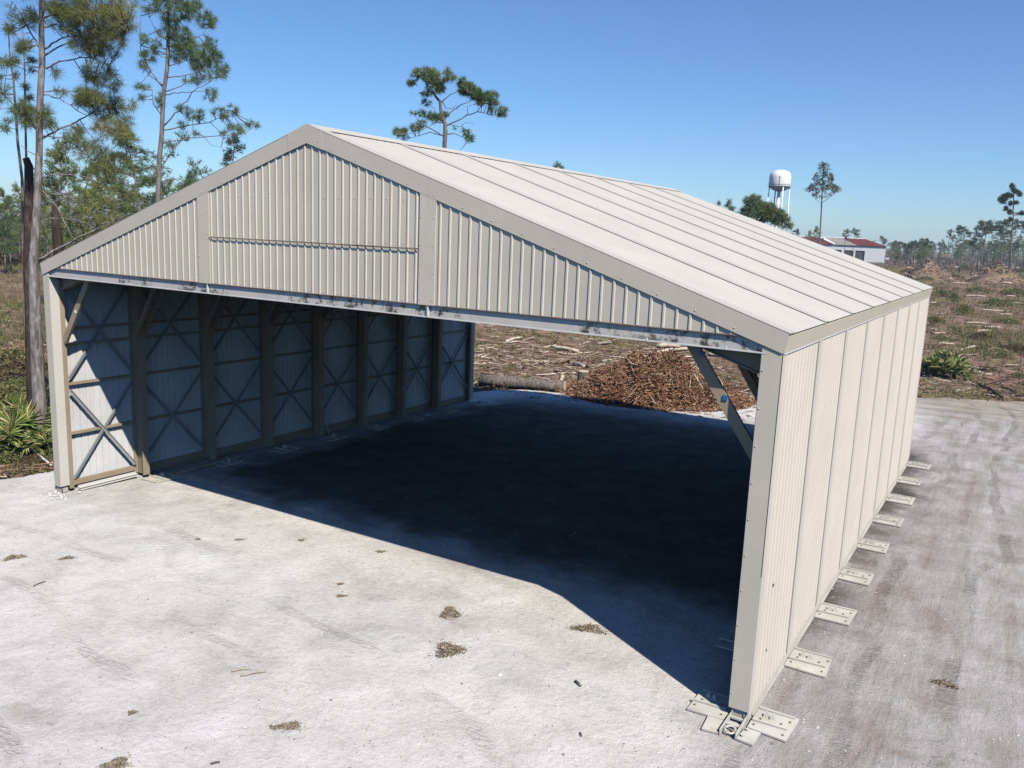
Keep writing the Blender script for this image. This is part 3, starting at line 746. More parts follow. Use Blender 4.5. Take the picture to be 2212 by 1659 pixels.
KC = 400 / 2212 * .8848
sketched_pine('pine_tree', 'lone spreading pine with twisted bare limbs behind the middle of the roof ridge', 'pine tree', 66,
    [(870, 470), (905, 530), (965, 600), (975, 720), (1000, 840), (1035, 900), (1035, 1000), (1020, 1260)], [5, 5, 6, 7, 8, 9, 10, 9.5],
    [(4.5, [(1060, 920), (1150, 880), (1320, 790), (1470, 735), (1540, 630)]), (2.6, [(1470, 735), (1600, 760), (1760, 800)]), (3.4, [(1010, 1065), (900, 1000), (800, 940), (700, 880), (620, 780)]),
     (3, [(1060, 1035), (1150, 1030), (1260, 1070), (1380, 1130)]), (2.4, [(1350, 1110), (1300, 1180), (1220, 1270)]), (3.4, [(970, 610), (1050, 540), (1200, 450), (1320, 470)]), (3.4, [(1060, 790), (1150, 700), (1260, 640), (1350, 600), (1420, 560)]),
     (2.4, [(1000, 600), (1040, 680), (1120, 690), (1200, 650)]), (2.6, [(1000, 880), (900, 880), (800, 940), (650, 1010), (500, 1040)]), (2.2, [(1000, 1060), (830, 1010), (680, 1060), (560, 1090), (480, 1130)]),
     (2.4, [(1090, 905), (1230, 940), (1310, 880), (1420, 890)]), (2.2, [(905, 760), (890, 690), (800, 640)]), (2.4, [(880, 470), (800, 380), (700, 260)]), (2.4, [(890, 480), (940, 380), (1040, 310), (1130, 250)]), (1.8, [(1340, 770), (1330, 660), (1420, 640)]),
     (2.2, [(985, 830), (920, 800), (850, 820), (760, 780)])],
    [(760, 230, 190, 80, 46), (900, 330, 130, 100, 40), (1080, 260, 90, 60, 18), (590, 340, 60, 40, 9), (960, 420, 70, 55, 14), (790, 480, 80, 50, 11), (1080, 170, 20, 20, 2), (1260, 340, 60, 60, 12), (1340, 440, 110, 80, 50), (1470, 510, 90, 80, 40),
     (1640, 530, 110, 60, 22), (1690, 620, 70, 45, 12), (1510, 610, 50, 50, 12), (1800, 740, 70, 70, 16), (1640, 740, 30, 50, 4), (780, 620, 50, 35, 5), (770, 760, 90, 60, 10), (900, 820, 80, 60, 14), (640, 960, 70, 50, 10), (720, 900, 60, 40, 7), (435, 1020, 80, 60, 20),
     (1020, 800, 70, 50, 8), (1310, 1010, 60, 50, 7), (1370, 1100, 70, 40, 9), (1165, 960, 15, 15, 1), (620, 760, 40, 30, 3)],
    .38, .034, 26, NEEDLE_GREEN, BARK, 13, ox=900 * .8848, oy=140 * .8848, sc=KC)

# dead trees and thin ones beside the big pine
sketched_pine('dead_tree', 'broken dark dead trunk standing just left of the tallest pine', 'dead tree', 39.5, [(163, 1000), (182, 1050), (185, 1300), (180, 1640), (196, 2000), (205, 2400)], [13, 17, 19, 21, 24, 26],
              [(2.5, [(195, 1120), (215, 1060), (225, 1100)]), (2, [(175, 1260), (150, 1230)]), (2, [(180, 1800), (140, 1740)])], [], .3, .02, 1, NEEDLE_OLIVE, BARKD, 14, **LP)
sketched_pine('dead_tree', 'thick charred stump of a dead tree between the big pine and the roof edge', 'dead tree', 52, [(345, 1290), (352, 1380), (362, 1480), (372, 1600), (376, 1760)], [10, 16, 20, 22, 22],
              [(2, [(350, 1420), (310, 1330)])], [], .3, .02, 1, NEEDLE_OLIVE, BARKD, 15, **LP)
for sd, lab, tr, lim, bl in ((16, 'thin young pine with small tufts at the far left edge of the picture', [(55, 190), (60, 330), (85, 500), (98, 690), (112, 900), (140, 1130), (150, 1500), (160, 2000)],
        [(1.6, [(85, 520), (130, 470), (160, 390)]), (1.4, [(95, 690), (30, 690), (-40, 700)]), (1.4, [(105, 820), (40, 805), (-30, 820)])], [(55, 190, 18, 16, 4), (100, 390, 20, 15, 3), (20, 400, 30, 20, 4), (15, 480, 20, 16, 3), (100, 480, 15, 12, 2), (60, 770, 30, 14, 3), (20, 820, 30, 30, 4), (-20, 600, 30, 30, 5)]),
        (17, 'thin straight young tree close on the left of the tallest pine', [(145, 200), (155, 400), (160, 700), (166, 1000), (175, 1400), (185, 2000)],
        [(1.4, [(158, 480), (200, 440), (215, 380)]), (1.3, [(160, 580), (190, 560)])], [(150, 310, 30, 20, 5), (205, 385, 25, 20, 4), (170, 560, 22, 20, 4), (185, 620, 20, 20, 4), (200, 450, 15, 10, 2)])):
    sketched_pine('young_tree', lab, 'tree', 41, tr, [2.5, 3, 4, 5, 5.5, 6, 7, 8][:len(tr)], lim, bl, .32, .02, 26, NEEDLE_GREEN, BARKG, sd, **LP)

# pines to the right: one before the white building, one tall at the right edge, the clump by the tower
K5 = 900 / 2212 * .8848
R5 = dict(ox=1600 * .8848, oy=360 * .8848, sc=K5)
sketched_pine('pine_tree', 'tall lone pine with a pointed crown in front of the white building', 'pine tree', 290, [(1008, 100), (1005, 200), (1000, 290), (995, 400), (985, 565), (982, 680)], [1, 2, 2.6, 3, 3.3, 3.6],
    [(1.4, [(1002, 300), (950, 260), (915, 245)]), (1.4, [(1002, 330), (1060, 290), (1090, 260)]), (1.2, [(1004, 240), (1050, 210), (1070, 190)]), (1.2, [(1004, 230), (960, 210), (940, 190)]), (1, [(1000, 340), (960, 310), (940, 290)])],
    [(1012, 125, 34, 34, 60), (1010, 178, 60, 38, 100), (1000, 232, 82, 28, 110), (928, 250, 26, 14, 22), (1082, 252, 30, 20, 30), (1002, 282, 58, 20, 30)], 1.0, .10, 12, NEEDLE_DARK, BARK, 21, thick=.8, **R5)
K6 = 350 / 2212 * .8848
sketched_pine('pine_tree', 'tall sparse pine with pompom tufts near the right edge of the picture', 'pine tree', 300, [(2040, 215), (2056, 330), (2050, 500), (2045, 700), (2030, 900), (2010, 1180), (2005, 1500)], [1, 1.8, 2.2, 2.6, 3, 3.5, 3.6],
    [(1.3, [(2050, 460), (1985, 430), (1930, 380), (1860, 420)]), (1.1, [(2048, 560), (1985, 520), (1940, 490)]), (1, [(2050, 350), (2100, 320), (2150, 340)]), (1, [(2046, 560), (1990, 600), (1935, 565)])],
    [(x, y, 30, 24, 16) for x, y in ((2030, 215), (2050, 270), (2070, 300), (2110, 310), (2150, 338), (1960, 348), (2010, 362), (1900, 368), (1850, 418), (1925, 408), (1880, 455), (2085, 472), (2010, 485), (1935, 565), (1995, 612), (2170, 635), (2010, 732))],
    .9, .16, 12, NEEDLE_DARK, BARK, 22, ox=2150 * .8848, oy=420 * .8848, sc=K6)
sketched_pine('pine_tree', 'dense round-headed pine hiding the left legs of the water tower', 'pine tree', 150, [(640, 330), (640, 500), (640, 640)], [3, 4, 5],
    [(2, [(640, 440), (580, 360)]), (2, [(640, 460), (720, 400)]), (1.6, [(640, 480), (760, 440)]), (1.6, [(640, 420), (600, 320)])],
    [(590, 330, 60, 40, 90), (570, 380, 50, 40, 60), (660, 370, 60, 45, 110), (720, 410, 60, 45, 110), (760, 440, 45, 40, 60), (640, 420, 60, 30, 40), (530, 385, 24, 16, 12), (800, 470, 20, 14, 8)], .75, .075, 14, NEEDLE_GREEN, BARK, 23, **R5)

def wild_pine(seed, h, hc, wid, nl, nt, ln, wd, k, mat, bark, flat=0.0):
    """a prototype pine with base at the origin: returns trunk, limbs and crown meshes on one thing"""
    g = np.random.default_rng(seed)
    pts = [np.array((g.normal(0, .01) * h * i, g.normal(0, .008) * h * i, h * i / 5)) for i in range(6)]; pts[0] = np.array((0, 0, -.2))
    lim = MB(); C = []; A = []
    tp = lambda z: pts[0] + (pts[-1] - pts[0]) * (z / h) if False else np.array([np.interp(z, [p[2] for p in pts], [p[j] for p in pts]) for j in range(2)] + [z])
    for q in range(nl):
        f = (q + g.uniform(0, 1)) / nl; z = hc + (h * .97 - hc) * f
        prof = math.sin(math.pi * (0.18 + .78 * f)) if not flat else (1 - .55 * f)
        ln_ = wid * prof * g.uniform(.55, 1.1); a = g.uniform(0, 2 * math.pi)
        d = np.array((math.cos(a), math.sin(a), g.uniform(.05, .55))); p0 = tp(z)
        p1 = p0 + d * ln_ * .5; p2 = p0 + d * ln_ + np.array((0, 0, g.uniform(-.05, .18) * ln_))
        lim.tube([p0, p1, p2], [.055 * h / 20 + .02, .035 * h / 20 + .012, .012], 4, False)
        for t in range(nt):
            u = g.uniform(.35, 1.05); p = p0 + (p2 - p0) * u + g.normal(0, .09 * wid, 3) * (1, 1, .6)
            C.append(p); A.append(d + np.array((0, 0, .5)))
    for t in range(nt * 2): C.append(tp(h) + g.normal(0, .10 * wid, 3)); A.append(np.array((0, 0, 1.0)))
    r = thing('pine_tree', (0, 0, 0), 'pine', 'pine tree')
    obj('trunk', MB().tube(pts, [h * .0115 * (1 - .16 * i) for i in range(6)], 7), bark, r, True)
    tag(obj('limbs', lim, bark, r), kind='stuff')
    tag(tris('crown', needle_tris(C, A, ln, wd, k, g), mat, r), kind='stuff')
    return r
HT = 20.0
PROTO = {
    'full': wild_pine(31, HT, 5.0, 3.6, 40, 15, .62, .06, 14, NEEDLE_GREEN, BARKG),
    'olive': wild_pine(32, HT, 6, 3.8, 32, 13, .6, .06, 14, NEEDLE_OLIVE, BARKG),
    'sparse': wild_pine(33, HT, 8, 3.2, 18, 8, .6, .06, 13, NEEDLE_GREEN, BARKG),
    'top': wild_pine(34, HT, 14.5, 3.2, 13, 10, .75, .09, 12, NEEDLE_DARK, BARK, 1),
    'flat': wild_pine(35, HT, 15.8, 4.0, 11, 9, .9, .12, 11, NEEDLE_DARK, BARK, 1),
    'thin': wild_pine(36, HT, 12, 2.2, 14, 5, .8, .10, 11, NEEDLE_DARK, BARK, 1),
}
used = set()
def put_pine(kind, x, ytop, dist, label, group=None, wscale=1.0):
    top = at(x, ytop, dist); h = max(2.5, top[2]); s = h / HT
    src = PROTO[kind]; rz = random.Random(int(x * 31 + ytop)).uniform(0, 6.28)
    sc = (s * wscale, s * wscale, s)
    if kind not in used:
        used.add(kind); src.location = (top[0], top[1], 0); src['_w'] = [top[0], top[1], 0.0]; src.scale = sc; src.rotation_euler = (0, 0, rz); tag(src, label, 'pine tree', group); return src
    return copy_thing(src, (top[0], top[1], 0), rz, sc, label, 'pine tree', group)
for a in (('full', 305, 281, 92, 'bright green bushy pine standing just left of the slender bent pine'),
          ('sparse', 369, 292, 84, 'pale thin pine standing just right of the slender bent pine'),
          ('olive', 154, 318, 62, 'olive pine with a pale trunk right behind the tallest pine'),
          ('top', 508, 298, 210, 'tiny round-headed pine peeping over the left roof edge'),
          ('sparse', 440, 352, 80, 'wispy pine top just clearing the left roof edge'),
          ('olive', 414, 380, 115, 'small dark pine top low against the left roof edge'),
          ('olive', 195, 372, 78, 'low olive pine behind the bare limbs of the tallest pine'),
          ('full', 262, 372, 100, 'short green pine between the olive pine and the slender pine'),
          ('olive', 222, 402, 70, 'knee-high olive pine sapling above the left roof edge'),
          ('full', 335, 395, 105, 'low green pine half hidden by the slender trunk'),
          ('sparse', 130, 372, 88, 'grey-green scraggy pine behind the charred stump'),
          ('full', 98, 385, 98, 'green pine between the dead trunk and the tallest pine'),
          ('olive', 245, 345, 90, 'rounded olive pine behind the lowest long limb of the tallest pine'),
          ('full', 180, 345, 108, 'deep green pine far behind the pale trunk'),
          ('full', 285, 340, 120, 'tall green pine further back between the two near pines'),
          ('olive', 112, 330, 118, 'high olive pine showing left of the pale trunk'),
          ('full', 390, 372, 112, 'low bright pine right of the slender bent pine'),
          ('sparse', 174, 420, 66, 'leaning pale-trunked pine sapling over the left roof edge')):
    put_pine(*a)
gr = 'hazy pines far away on the left'
for x, yt, d in ((12, 412, 165), (34, 402, 185), (3, 430, 150), (48, 420, 200), (62, 405, 170), (24, 440, 210), (100, 430, 190), (112, 405, 160), (145, 425, 180), (245, 420, 170), (285, 415, 175), (-12, 420, 170), (-30, 410, 190), (210, 430, 210), (320, 425, 150)):
    put_pine(('full', 'olive', 'full')[int(x) % 3], x, yt, d, 'small hazy pine in the far wood left of the hangar roof', gr, 1.15)
gr = 'pines of the far treeline on the right'
C6 = lambda X, Y: (1902.3 + .14 * X, 371.6 + .14 * Y)
far = [(1070, 900, 'top'), (1130, 985, 'thin'), (1255, 900, 'full'), (1300, 850, 'flat'), (1420, 1025, 'flat'), (1490, 840, 'thin'), (1600, 830, 'top'), (1640, 780, 'flat'), (1740, 775, 'flat'), (1860, 755, 'flat'), (1935, 765, 'top'),
       (1800, 880, 'full'), (1900, 930, 'flat'), (2090, 840, 'olive'), (2180, 760, 'flat'), (730, 1040, 'flat'), (630, 1030, 'top'), (55, 1003, 'flat'), (800, 1080, 'top'), (930, 1230, 'full'), (980, 1090, 'thin'), (945, 1055, 'thin'), (1550, 960, 'thin'), (2240, 880, 'top'), (2290, 800, 'flat'), (2380, 820, 'top'), (2140, 1010, 'full')]
for X, Y, kd in far:
    x, y = C6(X, Y); put_pine(kd, x, y, rng.uniform(380, 620), 'small dark pine in the far treeline beyond the clearing on the right', gr, 1.25 if kd != 'full' else 1.0)
for q in range(120):
    x = rng.uniform(1905, 2300) if q < 106 else rng.uniform(1690, 1905); d = rng.uniform(560, 900)
    y = 496 + .04 * (x - 1106) + rng.uniform(-8, 10) - (8 if x > 2080 else 0)
    put_pine(('flat', 'thin', 'top', 'full', 'sparse')[q % 5], x, y, d, 'small dark pine in the far treeline beyond the clearing on the right', gr, 1.5)
for x, y, kd, d, lab in ((1828, 497, 'top', 420, 'dark pine top left of two showing over the grey roof of the white building'), (1847, 496, 'flat', 430, 'broad dark pine top showing over the grey roof of the white building'),
                         (1771, 492, 'full', 330, 'small round pine at the foot of the tall lone pine'), (1747, 500, 'olive', 320, 'small dark pine left of the red roof'), (1568, 436, 'full', 210, 'round pine top over the far roof slope left of the water tower'),
                         (1552, 440, 'thin', 200, 'tiny twiggy pine top over the far roof slope'), (1230, 362, 'full', 120, 'pine tip poking over the roof ridge'), (1720, 497, 'top', 300, 'low pine top right of the water tower legs')):
    put_pine(kd, x, y, d, lab)

for q in range(34):
    x = rng.uniform(1912, 2020) if q < 24 else rng.uniform(2080, 2215); y = 499 + .04 * (x - 1106) - rng.uniform(4, 14) - (10 if x > 2080 else 0)
    put_pine(('full', 'flat', 'olive')[q % 3], x, y, rng.uniform(430, 640), 'small dark pine in the far treeline beyond the clearing on the right', gr, 1.5)
# ------------------------------------------------------------------ shrubs and palmettos
def shrub_proto(name, seed, mat, r, h, n, ls):
    g = np.random.default_rng(seed)
    t = thing(name, (0, 0, 0), 'shrub', 'shrub')
    a = g.uniform(0, 2 * math.pi, n); rr = np.sqrt(g.uniform(0, 1, n)); z = g.uniform(.08, 1, n) ** .8
    lob = 1 + .3 * np.sin(a * 3 + seed) + g.normal(0, .1, n)
    C = np.stack([r * rr * lob * np.cos(a) * np.sqrt(1.05 - z * z * .8), r * rr * lob * np.sin(a) * np.sqrt(1.05 - z * z * .8), h * z * (1 - .35 * rr ** 2)], 1)
    V = needle_tris(C, np.stack([np.cos(a) * .5, np.sin(a) * .5, np.ones(n)], 1), ls, ls * .42, 3, g, .6)
    tag(tris('foliage', V, mat, t), kind='stuff')
    st = MB()
    for q in range(7):
        b = g.uniform(0, 6.28); st.tube([(0, 0, -.05), (r * .3 * math.cos(b), r * .3 * math.sin(b), h * .4), (r * .7 * math.cos(b), r * .7 * math.sin(b), h * .8)], [.03, .02, .008], 3, False)
    tag(obj('stems', st, BARKG, t), kind='stuff')
    return t
SHR = [shrub_proto('shrub', 41, BUSH, 1.3, 1.2, 420, .20), shrub_proto('shrub', 42, BUSH, 1.0, 1.6, 380, .18), shrub_proto('shrub', 43, BUSHB, 1.3, 1.0, 360, .20)]
su = set()
def spot(x, y):
    a = 'far back under the treeline' if y < 600 else 'far out in the clearing' if y < 660 else 'halfway out in the clearing' if y < 720 else 'near the sand edge'
    b = 'close to the hangar wall' if x < 2040 else 'midway to the picture edge' if x < 2130 else 'by the right picture edge'
    return a + ', ' + b
def put_shrub(k, x, y, s, label, group=None, z=0.0):
    p = gnd(x, y)
    if k not in su:
        su.add(k); o = SHR[k]; o.location = [float(p[0]), float(p[1]), z]; o.scale = (s, s, s); return tag(o, label, 'shrub', group)
    return copy_thing(SHR[k], (p[0], p[1], z), rng.uniform(0, 6.28), (s * 1.35, s * rng.uniform(.9, 1.5), s * rng.uniform(.55, .85)), label, 'shrub', group)
g1 = 'low olive shrubs over the clearing right of the hangar'
for k, x, y, s in ((0, 2080, 680, 2.0), (0, 2015, 700, 1.6), (0, 2150, 660, 2.6), (0, 2110, 632, 2.4), (0, 2190, 640, 3.0), (1, 2060, 655, 1.9), (0, 2030, 735, 1.1), (0, 2175, 700, 1.7), (2, 2120, 735, 1.4), (2, 2195, 760, 1.5), (2, 2060, 600, 3),
                   (0, 2000, 606, 2.4), (2, 1960, 590, 3), (0, 2140, 600, 3.5), (2, 2205, 590, 4), (1, 2085, 585, 4), (0, 2040, 640, 2.2), (0, 1985, 650, 2), (2, 2050, 770, 1.0), (0, 2200, 815, .8), (2, 2125, 800, .8), (1, 2165, 775, .9), (0, 2010, 570, 4.5), (1, 1950, 565, 5), (0, 2180, 568, 6), (2, 2120, 562, 6), (2, 2040, 562, 7)):
    put_shrub(k, x, y, s * .62, ('wide olive shrub ' if k == 0 else 'upright olive shrub ' if k == 1 else 'brown shrub ') + spot(x, y), g1)
g2 = 'olive shrubs in a band left of the big pine'
for k, x, y, s in ((0, 8, 560, 3), (1, 30, 552, 3.2), (0, 48, 546, 3), (0, -12, 556, 3.2), (2, 20, 575, 2.4), (0, 105, 540, 3), (2, 125, 530, 3), (0, 150, 525, 2.6), (1, -30, 550, 3), (2, 55, 566, 2.4), (0, 40, 540, 4), (1, 10, 536, 4)):
    put_shrub(k, x, y, s, ('brown' if k == 2 else 'upright olive' if k == 1 else 'wide olive') + ' shrub in the dense band beyond the bare ground, ' + ('left of the tallest pine' if x < 70 else 'right of the tallest pine'), g2)
g3 = 'rough shrubs between the palmettos and the bare ground on the left'
for k, x, y, s in ((0, 15, 880, 1.0), (0, 50, 850, .9), (2, 5, 830, 1.1), (0, 70, 920, .8), (0, 100, 945, .7), (0, 110, 985, .5), (2, 30, 930, .9), (0, -10, 900, 1.1), (2, 60, 800, 1.1), (0, 10, 790, 1.3), (2, 112, 905, .8), (0, 20, 1000, .45), (2, 75, 1000, .4), (0, -20, 960, .8), (2, 45, 1010, .35), (0, 100, 870, 1.0)):
    put_shrub(k, x, y, s, ('rough brown' if k == 2 else 'rough olive') + ' shrub ' + ('behind' if y < 900 else 'among') + ' the palmettos, ' + ('at the left picture edge' if x < 35 else 'left of the big pine trunk' if x < 90 else 'between the big pine and the hangar post'), g3)

def frond_mesh(seed):
    g = np.random.default_rng(seed); V = []; n = 15
    c = np.array((0, .62, .0))
    for k in range(-1, 2, 2): pass
    V += [(-.012, 0, 0), (.012, 0, 0), (.008, .62, 0), (-.012, 0, 0), (.008, .62, 0), (-.008, .62, 0)]
    for k in range(n):
        a = rad(-115 + 230 * k / (n - 1)) + g.normal(0, .03); l = .55 * (1 - .25 * abs(k / (n - 1) - .5) * 2) * g.uniform(.88, 1.06)
        d = np.array((math.sin(a), math.cos(a), 0)); s = np.array((math.cos(a), -math.sin(a), 0)) * .028
        zt_ = -.16 * l * g.uniform(.4, 1.6); m = c + d * l * .5 + np.array((0, 0, .03))
        t = c + d * l + np.array((0, 0, zt_))
        V += [c, m - s, t, c, t, m + s]
    V = np.array(V, np.float32); me = bpy.data.meshes.new('frond'); F = np.arange(len(V)).reshape(-1, 3)
    me.from_pydata([tuple(map(float, v)) for v in V], [], [tuple(map(int, f)) for f in F]); me.materials.append(LEAF); me.update(); return me
FR = [frond_mesh(s) for s in (51, 52, 53)]
def palmetto(p, s, n, label, seed, group=None):
    g = np.random.default_rng(seed)
    t = thing('saw_palmetto', (p[0], p[1], -.02), label, 'palmetto', group)
    obj('stem', MB().tube([(p[0], p[1], -.1), (p[0] + .05, p[1], .12 * s), (p[0] + .02, p[1] + .03, .2 * s)], [.09 * s, .08 * s, .05 * s], 6), BARK, t)
    for k in range(n):
        o = bpy.data.objects.new('frond', FR[k % 3]); COL.objects.link(o); o.parent = t
        el = rad(g.uniform(25, 82)); az = 2 * math.pi * (k + g.uniform(0, .7)) / n * 1.618; sc = s * g.uniform(.75, 1.15)
        o.rotation_euler = (el, g.uniform(-.4, .4), az); o.scale = (sc, sc, sc); o.location = (0, 0, .15 * s)
    return t
for i, (x, y, s, n, lab) in enumerate(((58, 985, 1.6, 16, 'large palmetto with bright fan leaves left of the hangar corner post'), (32, 990, 1.25, 14, 'palmetto with drooping yellowish fans lowest of those left of the post'), (12, 975, 1.3, 14, 'palmetto at the left picture edge beside the sand'),
        (108, 945, 1.2, 12, 'palmetto between the big pine trunk and the hangar post'), (40, 945, 1.4, 12, 'palmetto with upright fans behind the large bright one'), (85, 985, 1.0, 10, 'small palmetto at the foot of the big pine'), (-15, 955, 1.4, 12, 'palmetto cut by the left edge of the picture'), (112, 990, .9, 9, 'small palmetto tucked behind the hangar corner post'))):
    palmetto(gnd(x, y), s, n, lab, 60 + i)
gp = [(2035, 814, 1.25, 22), (2045, 806, 1.4, 22), (2020, 812, 1.35, 22), (2058, 814, 1.3, 20), (2062, 817, 1.1, 20), (2012, 810, 1.1, 20), (2050, 802, 1.2, 20), (2084, 820, .9, 16), (2022, 800, 1.1, 20), (2000, 806, 1.0, 18), (2070, 806, 1.0, 18)]
for i, (x, y, s, n) in enumerate(gp):
    palmetto(gnd(x, y), s, n, 'palmetto in the bright green clump at the edge of the sand right of the hangar', 80 + i, 'palmettos in the clump right of the hangar')

# ------------------------------------------------------------------ loose wood, chips, stones
def field_points(n, dmin, dmax, power, g, keep=lambda x, y: True):
    out = []
    while len(out) < n:
        d = dmin * (dmax / dmin) ** (g.uniform(0, 1) ** power); a = YAW + g.uniform(-.66, .66)
        x, y = CAM[0] + d * math.sin(a), CAM[1] + d * math.cos(a)
        if inpoly(x, y) or (-1.5 < x < 25 and -1 < y < 26.5) or not keep(x, y): continue
        out.append((x, y))
    return np.array(out)
def sticks(P, D, ln, r):
    """three-sided sticks about centres P along D"""
    D = unit(D); ref = np.where(np.abs(D[:, 2:3]) < .8, np.array([[0, 0, 1.0]]), np.array([[1.0, 0, 0]])); A = unit(np.cross(D, ref)); B = np.cross(D, A)
    V = []
    for e in (-1, 1):
        for k in range(3):
            t = 2 * math.pi * k / 3; V.append(P + D * (ln * e / 2) + (A * math.cos(t) + B * math.sin(t)) * r * (1 if e < 0 else .7))
    V = np.stack(V, 1); n = len(P); base = (np.arange(n) * 6)[:, None]
    F = np.concatenate([base + np.array([q]) for q in ((0, 1, 4, 3), (1, 2, 5, 4), (2, 0, 3, 5))], 0)
    return V.reshape(-1, 3), F
g = np.random.default_rng(91)
P = np.concatenate([field_points(9000, 33, 330, 1.0, g), field_points(9000, 34, 95, 1.0, g), np.column_stack([g.normal(-5, 5.5, 2600), g.normal(41, 4.0, 2600)])]); P = P[[not inpoly(*q) for q in P]]; n = len(P)
dd = np.hypot(P[:, 0] - CAM[0], P[:, 1] - CAM[1])
ln = np.minimum(np.exp(g.normal(-.95, .6, n)), 1.6)[:, None] * (1 + dd[:, None] / 160); r = ln * g.uniform(.02, .05, (n, 1)); az = g.uniform(0, 6.28, n)
V, F = sticks(np.column_stack([P, np.array([gz(*q) for q in P]) + g.uniform(.0, .16, n)]), np.column_stack([np.cos(az), np.sin(az), g.normal(0, .14, n)]), ln, r)
tag(tris('slash_debris', V, SLASH, None, F), 'broken sticks and logging slash strewn over the clearing', 'logging debris', kind='stuff')
def brush(name, n, dmin, dmax, power, hgt, mat, label, cat, seed, keep=lambda x, y: True, blades=11):
    g = np.random.default_rng(seed); P = field_points(n, dmin, dmax, power, g, keep)
    dd = np.hypot(P[:, 0] - CAM[0], P[:, 1] - CAM[1]); s = (.7 + dd / 110)
    C = np.column_stack([P, np.array([gz(*q) for q in P])])
    C = np.repeat(C, 3, 0) + np.column_stack([g.normal(0, .22, (3 * n, 2)) * np.repeat(s, 3)[:, None], np.zeros(3 * n)]); S = np.repeat(s, 3)
    d = unit(np.array([0, 0, 1.0]) * .8 + g.normal(0, .5, (3 * n, blades // 3 + 1, 3))); d[..., 2] = np.abs(d[..., 2])
    l = hgt * g.uniform(.4, 1.1, d.shape[:2] + (1,)) * S[:, None, None]
    b = np.repeat(C[:, None], d.shape[1], 1); t = b + d * l; p = unit(np.cross(d, g.normal(0, 1, d.shape))) * (.022 * S[:, None, None])
    return tag(tris(name, np.stack([b - p, b + p, t], 2).reshape(-1, 3), mat), label, cat, kind='stuff')
brush('dry_undergrowth', 15000, 36, 480, .85, .38, BRUSH, 'dry brown and olive weeds covering the cleared ground', 'weeds', 92)
brush('green_undergrowth', 1300, 34, 75, 1.0, .38, BUSH, 'green weeds at the edge of the sand beyond the hangar sides', 'weeds', 93, lambda x, y: (x < -2.2 and y < 24) or (x > 24 and math.sin(x * .35) + math.sin(y * .3) > .2))

brush('far_scrub', 2600, 420, 950, 1.0, .62, FARB, 'dim low scrub under the far treeline', 'scrub', 94)
brush('olive_undergrowth', 5200, 48, 240, .9, .5, BUSH, 'olive scrub and grass patches over the cleared ground', 'scrub', 96, lambda x, y: math.sin(x * .11 + 1) + math.sin(y * .09) + math.sin(x * .05 - y * .07) > .15 and (x > 20 or x < -6))
# mulch pile behind the hangar
MC = np.array((8.0, 34.0))
def pile_h(x, y):
    u, v = (x - MC[0]) / 5.6, (y - MC[1]) / 4.6; r = math.hypot(u, v)
    b = max(0, 1 - r ** 1.35) * 2.75
    return b + .18 * math.sin(x * 2.1 + 1) * math.sin(y * 1.7) * min(1, b) + .1 * math.sin(x * 5 + y * 3) * min(1, b)
mp = thing('mulch_pile', (MC[0], MC[1], 0), 'heap of reddish-brown shredded wood behind the open back of the hangar', 'mulch pile')
N = 46; V = []; F = []
for i in range(N):
    for j in range(N):
        x, y = MC[0] - 6.0 + 12.0 * i / (N - 1), MC[1] - 5.1 + 10.2 * j / (N - 1); V.append((x, y, pile_h(x, y) - .08 + gz(x, y)))
for i in range(N - 1):
    for j in range(N - 1): F.append((i * N + j, (i + 1) * N + j, (i + 1) * N + j + 1, i * N + j + 1))
nm = NT('mulch'); ff = nm.noise(5, 6, .75); nm.col(nm.ramp(ff, [(.3, (.05, .022, .013)), (.5, (.16, .075, .042)), (.7, (.28, .15, .085))])); nm.bump(ff, .9, .15)
tris('heap', np.array(V), nm.fin(.95, .1), mp, np.array(F), smooth=True)
g = np.random.default_rng(95); n = 22000
rr = g.uniform(0, 1, n) ** .6 * 1.12; aa = g.uniform(0, 6.28, n); X = MC[0] + 5.6 * rr * np.cos(aa); Y = MC[1] + 4.6 * rr * np.sin(aa)
Z = np.array([pile_h(x, y) for x, y in zip(X, Y)]); ln = np.clip(np.exp(g.normal(-1.5, .55, n)), .07, 1.0)[:, None]; r = np.clip(ln * g.uniform(.03, .10, (n, 1)) + .004, 0, .035)
V, F = sticks(np.column_stack([X, Y, Z + np.array([gz(x, y) for x, y in zip(X, Y)]) + g.uniform(-.02, .08, n)]), g.normal(0, 1, (n, 3)) * (1, 1, .55), ln, r)
tag(tris('wood_chips', V, CHIP, mp, F), kind='stuff')
nb = 130; rr = g.uniform(.1, 1, nb); aa = g.uniform(0, 6.28, nb); X = MC[0] + 5.4 * rr * np.cos(aa); Y = MC[1] + 4.5 * rr * np.sin(aa)
Z = np.array([pile_h(x, y) + gz(x, y) for x, y in zip(X, Y)])
V, F = sticks(np.column_stack([X, Y, Z + .1]), g.normal(0, 1, (nb, 3)) * (1, 1, .5), g.uniform(.7, 2.2, (nb, 1)), g.uniform(.02, .05, (nb, 1)))
tag(tris('long_sticks', V, SLASH, mp, F), kind='stuff')
# looser chips on the sand around its foot
P = np.column_stack([MC[0] + g.normal(0, 4.6, 2200), MC[1] + g.normal(0, 3.6, 2200)]); P = P[(P[:, 1] > 28.4)]
n = len(P); ln = np.exp(g.normal(-1.5, .5, n))[:, None]
V, F = sticks(np.column_stack([P, np.array([gz(*q) for q in P]) + g.uniform(.0, .04, n)]), g.normal(0, 1, (n, 3)) * (1, 1, .1), ln, ln * .07)
tag(tris('scattered_chips', V, CHIP, None, F), 'loose wood chips spilled around the foot of the mulch pile', 'wood chips', kind='stuff')

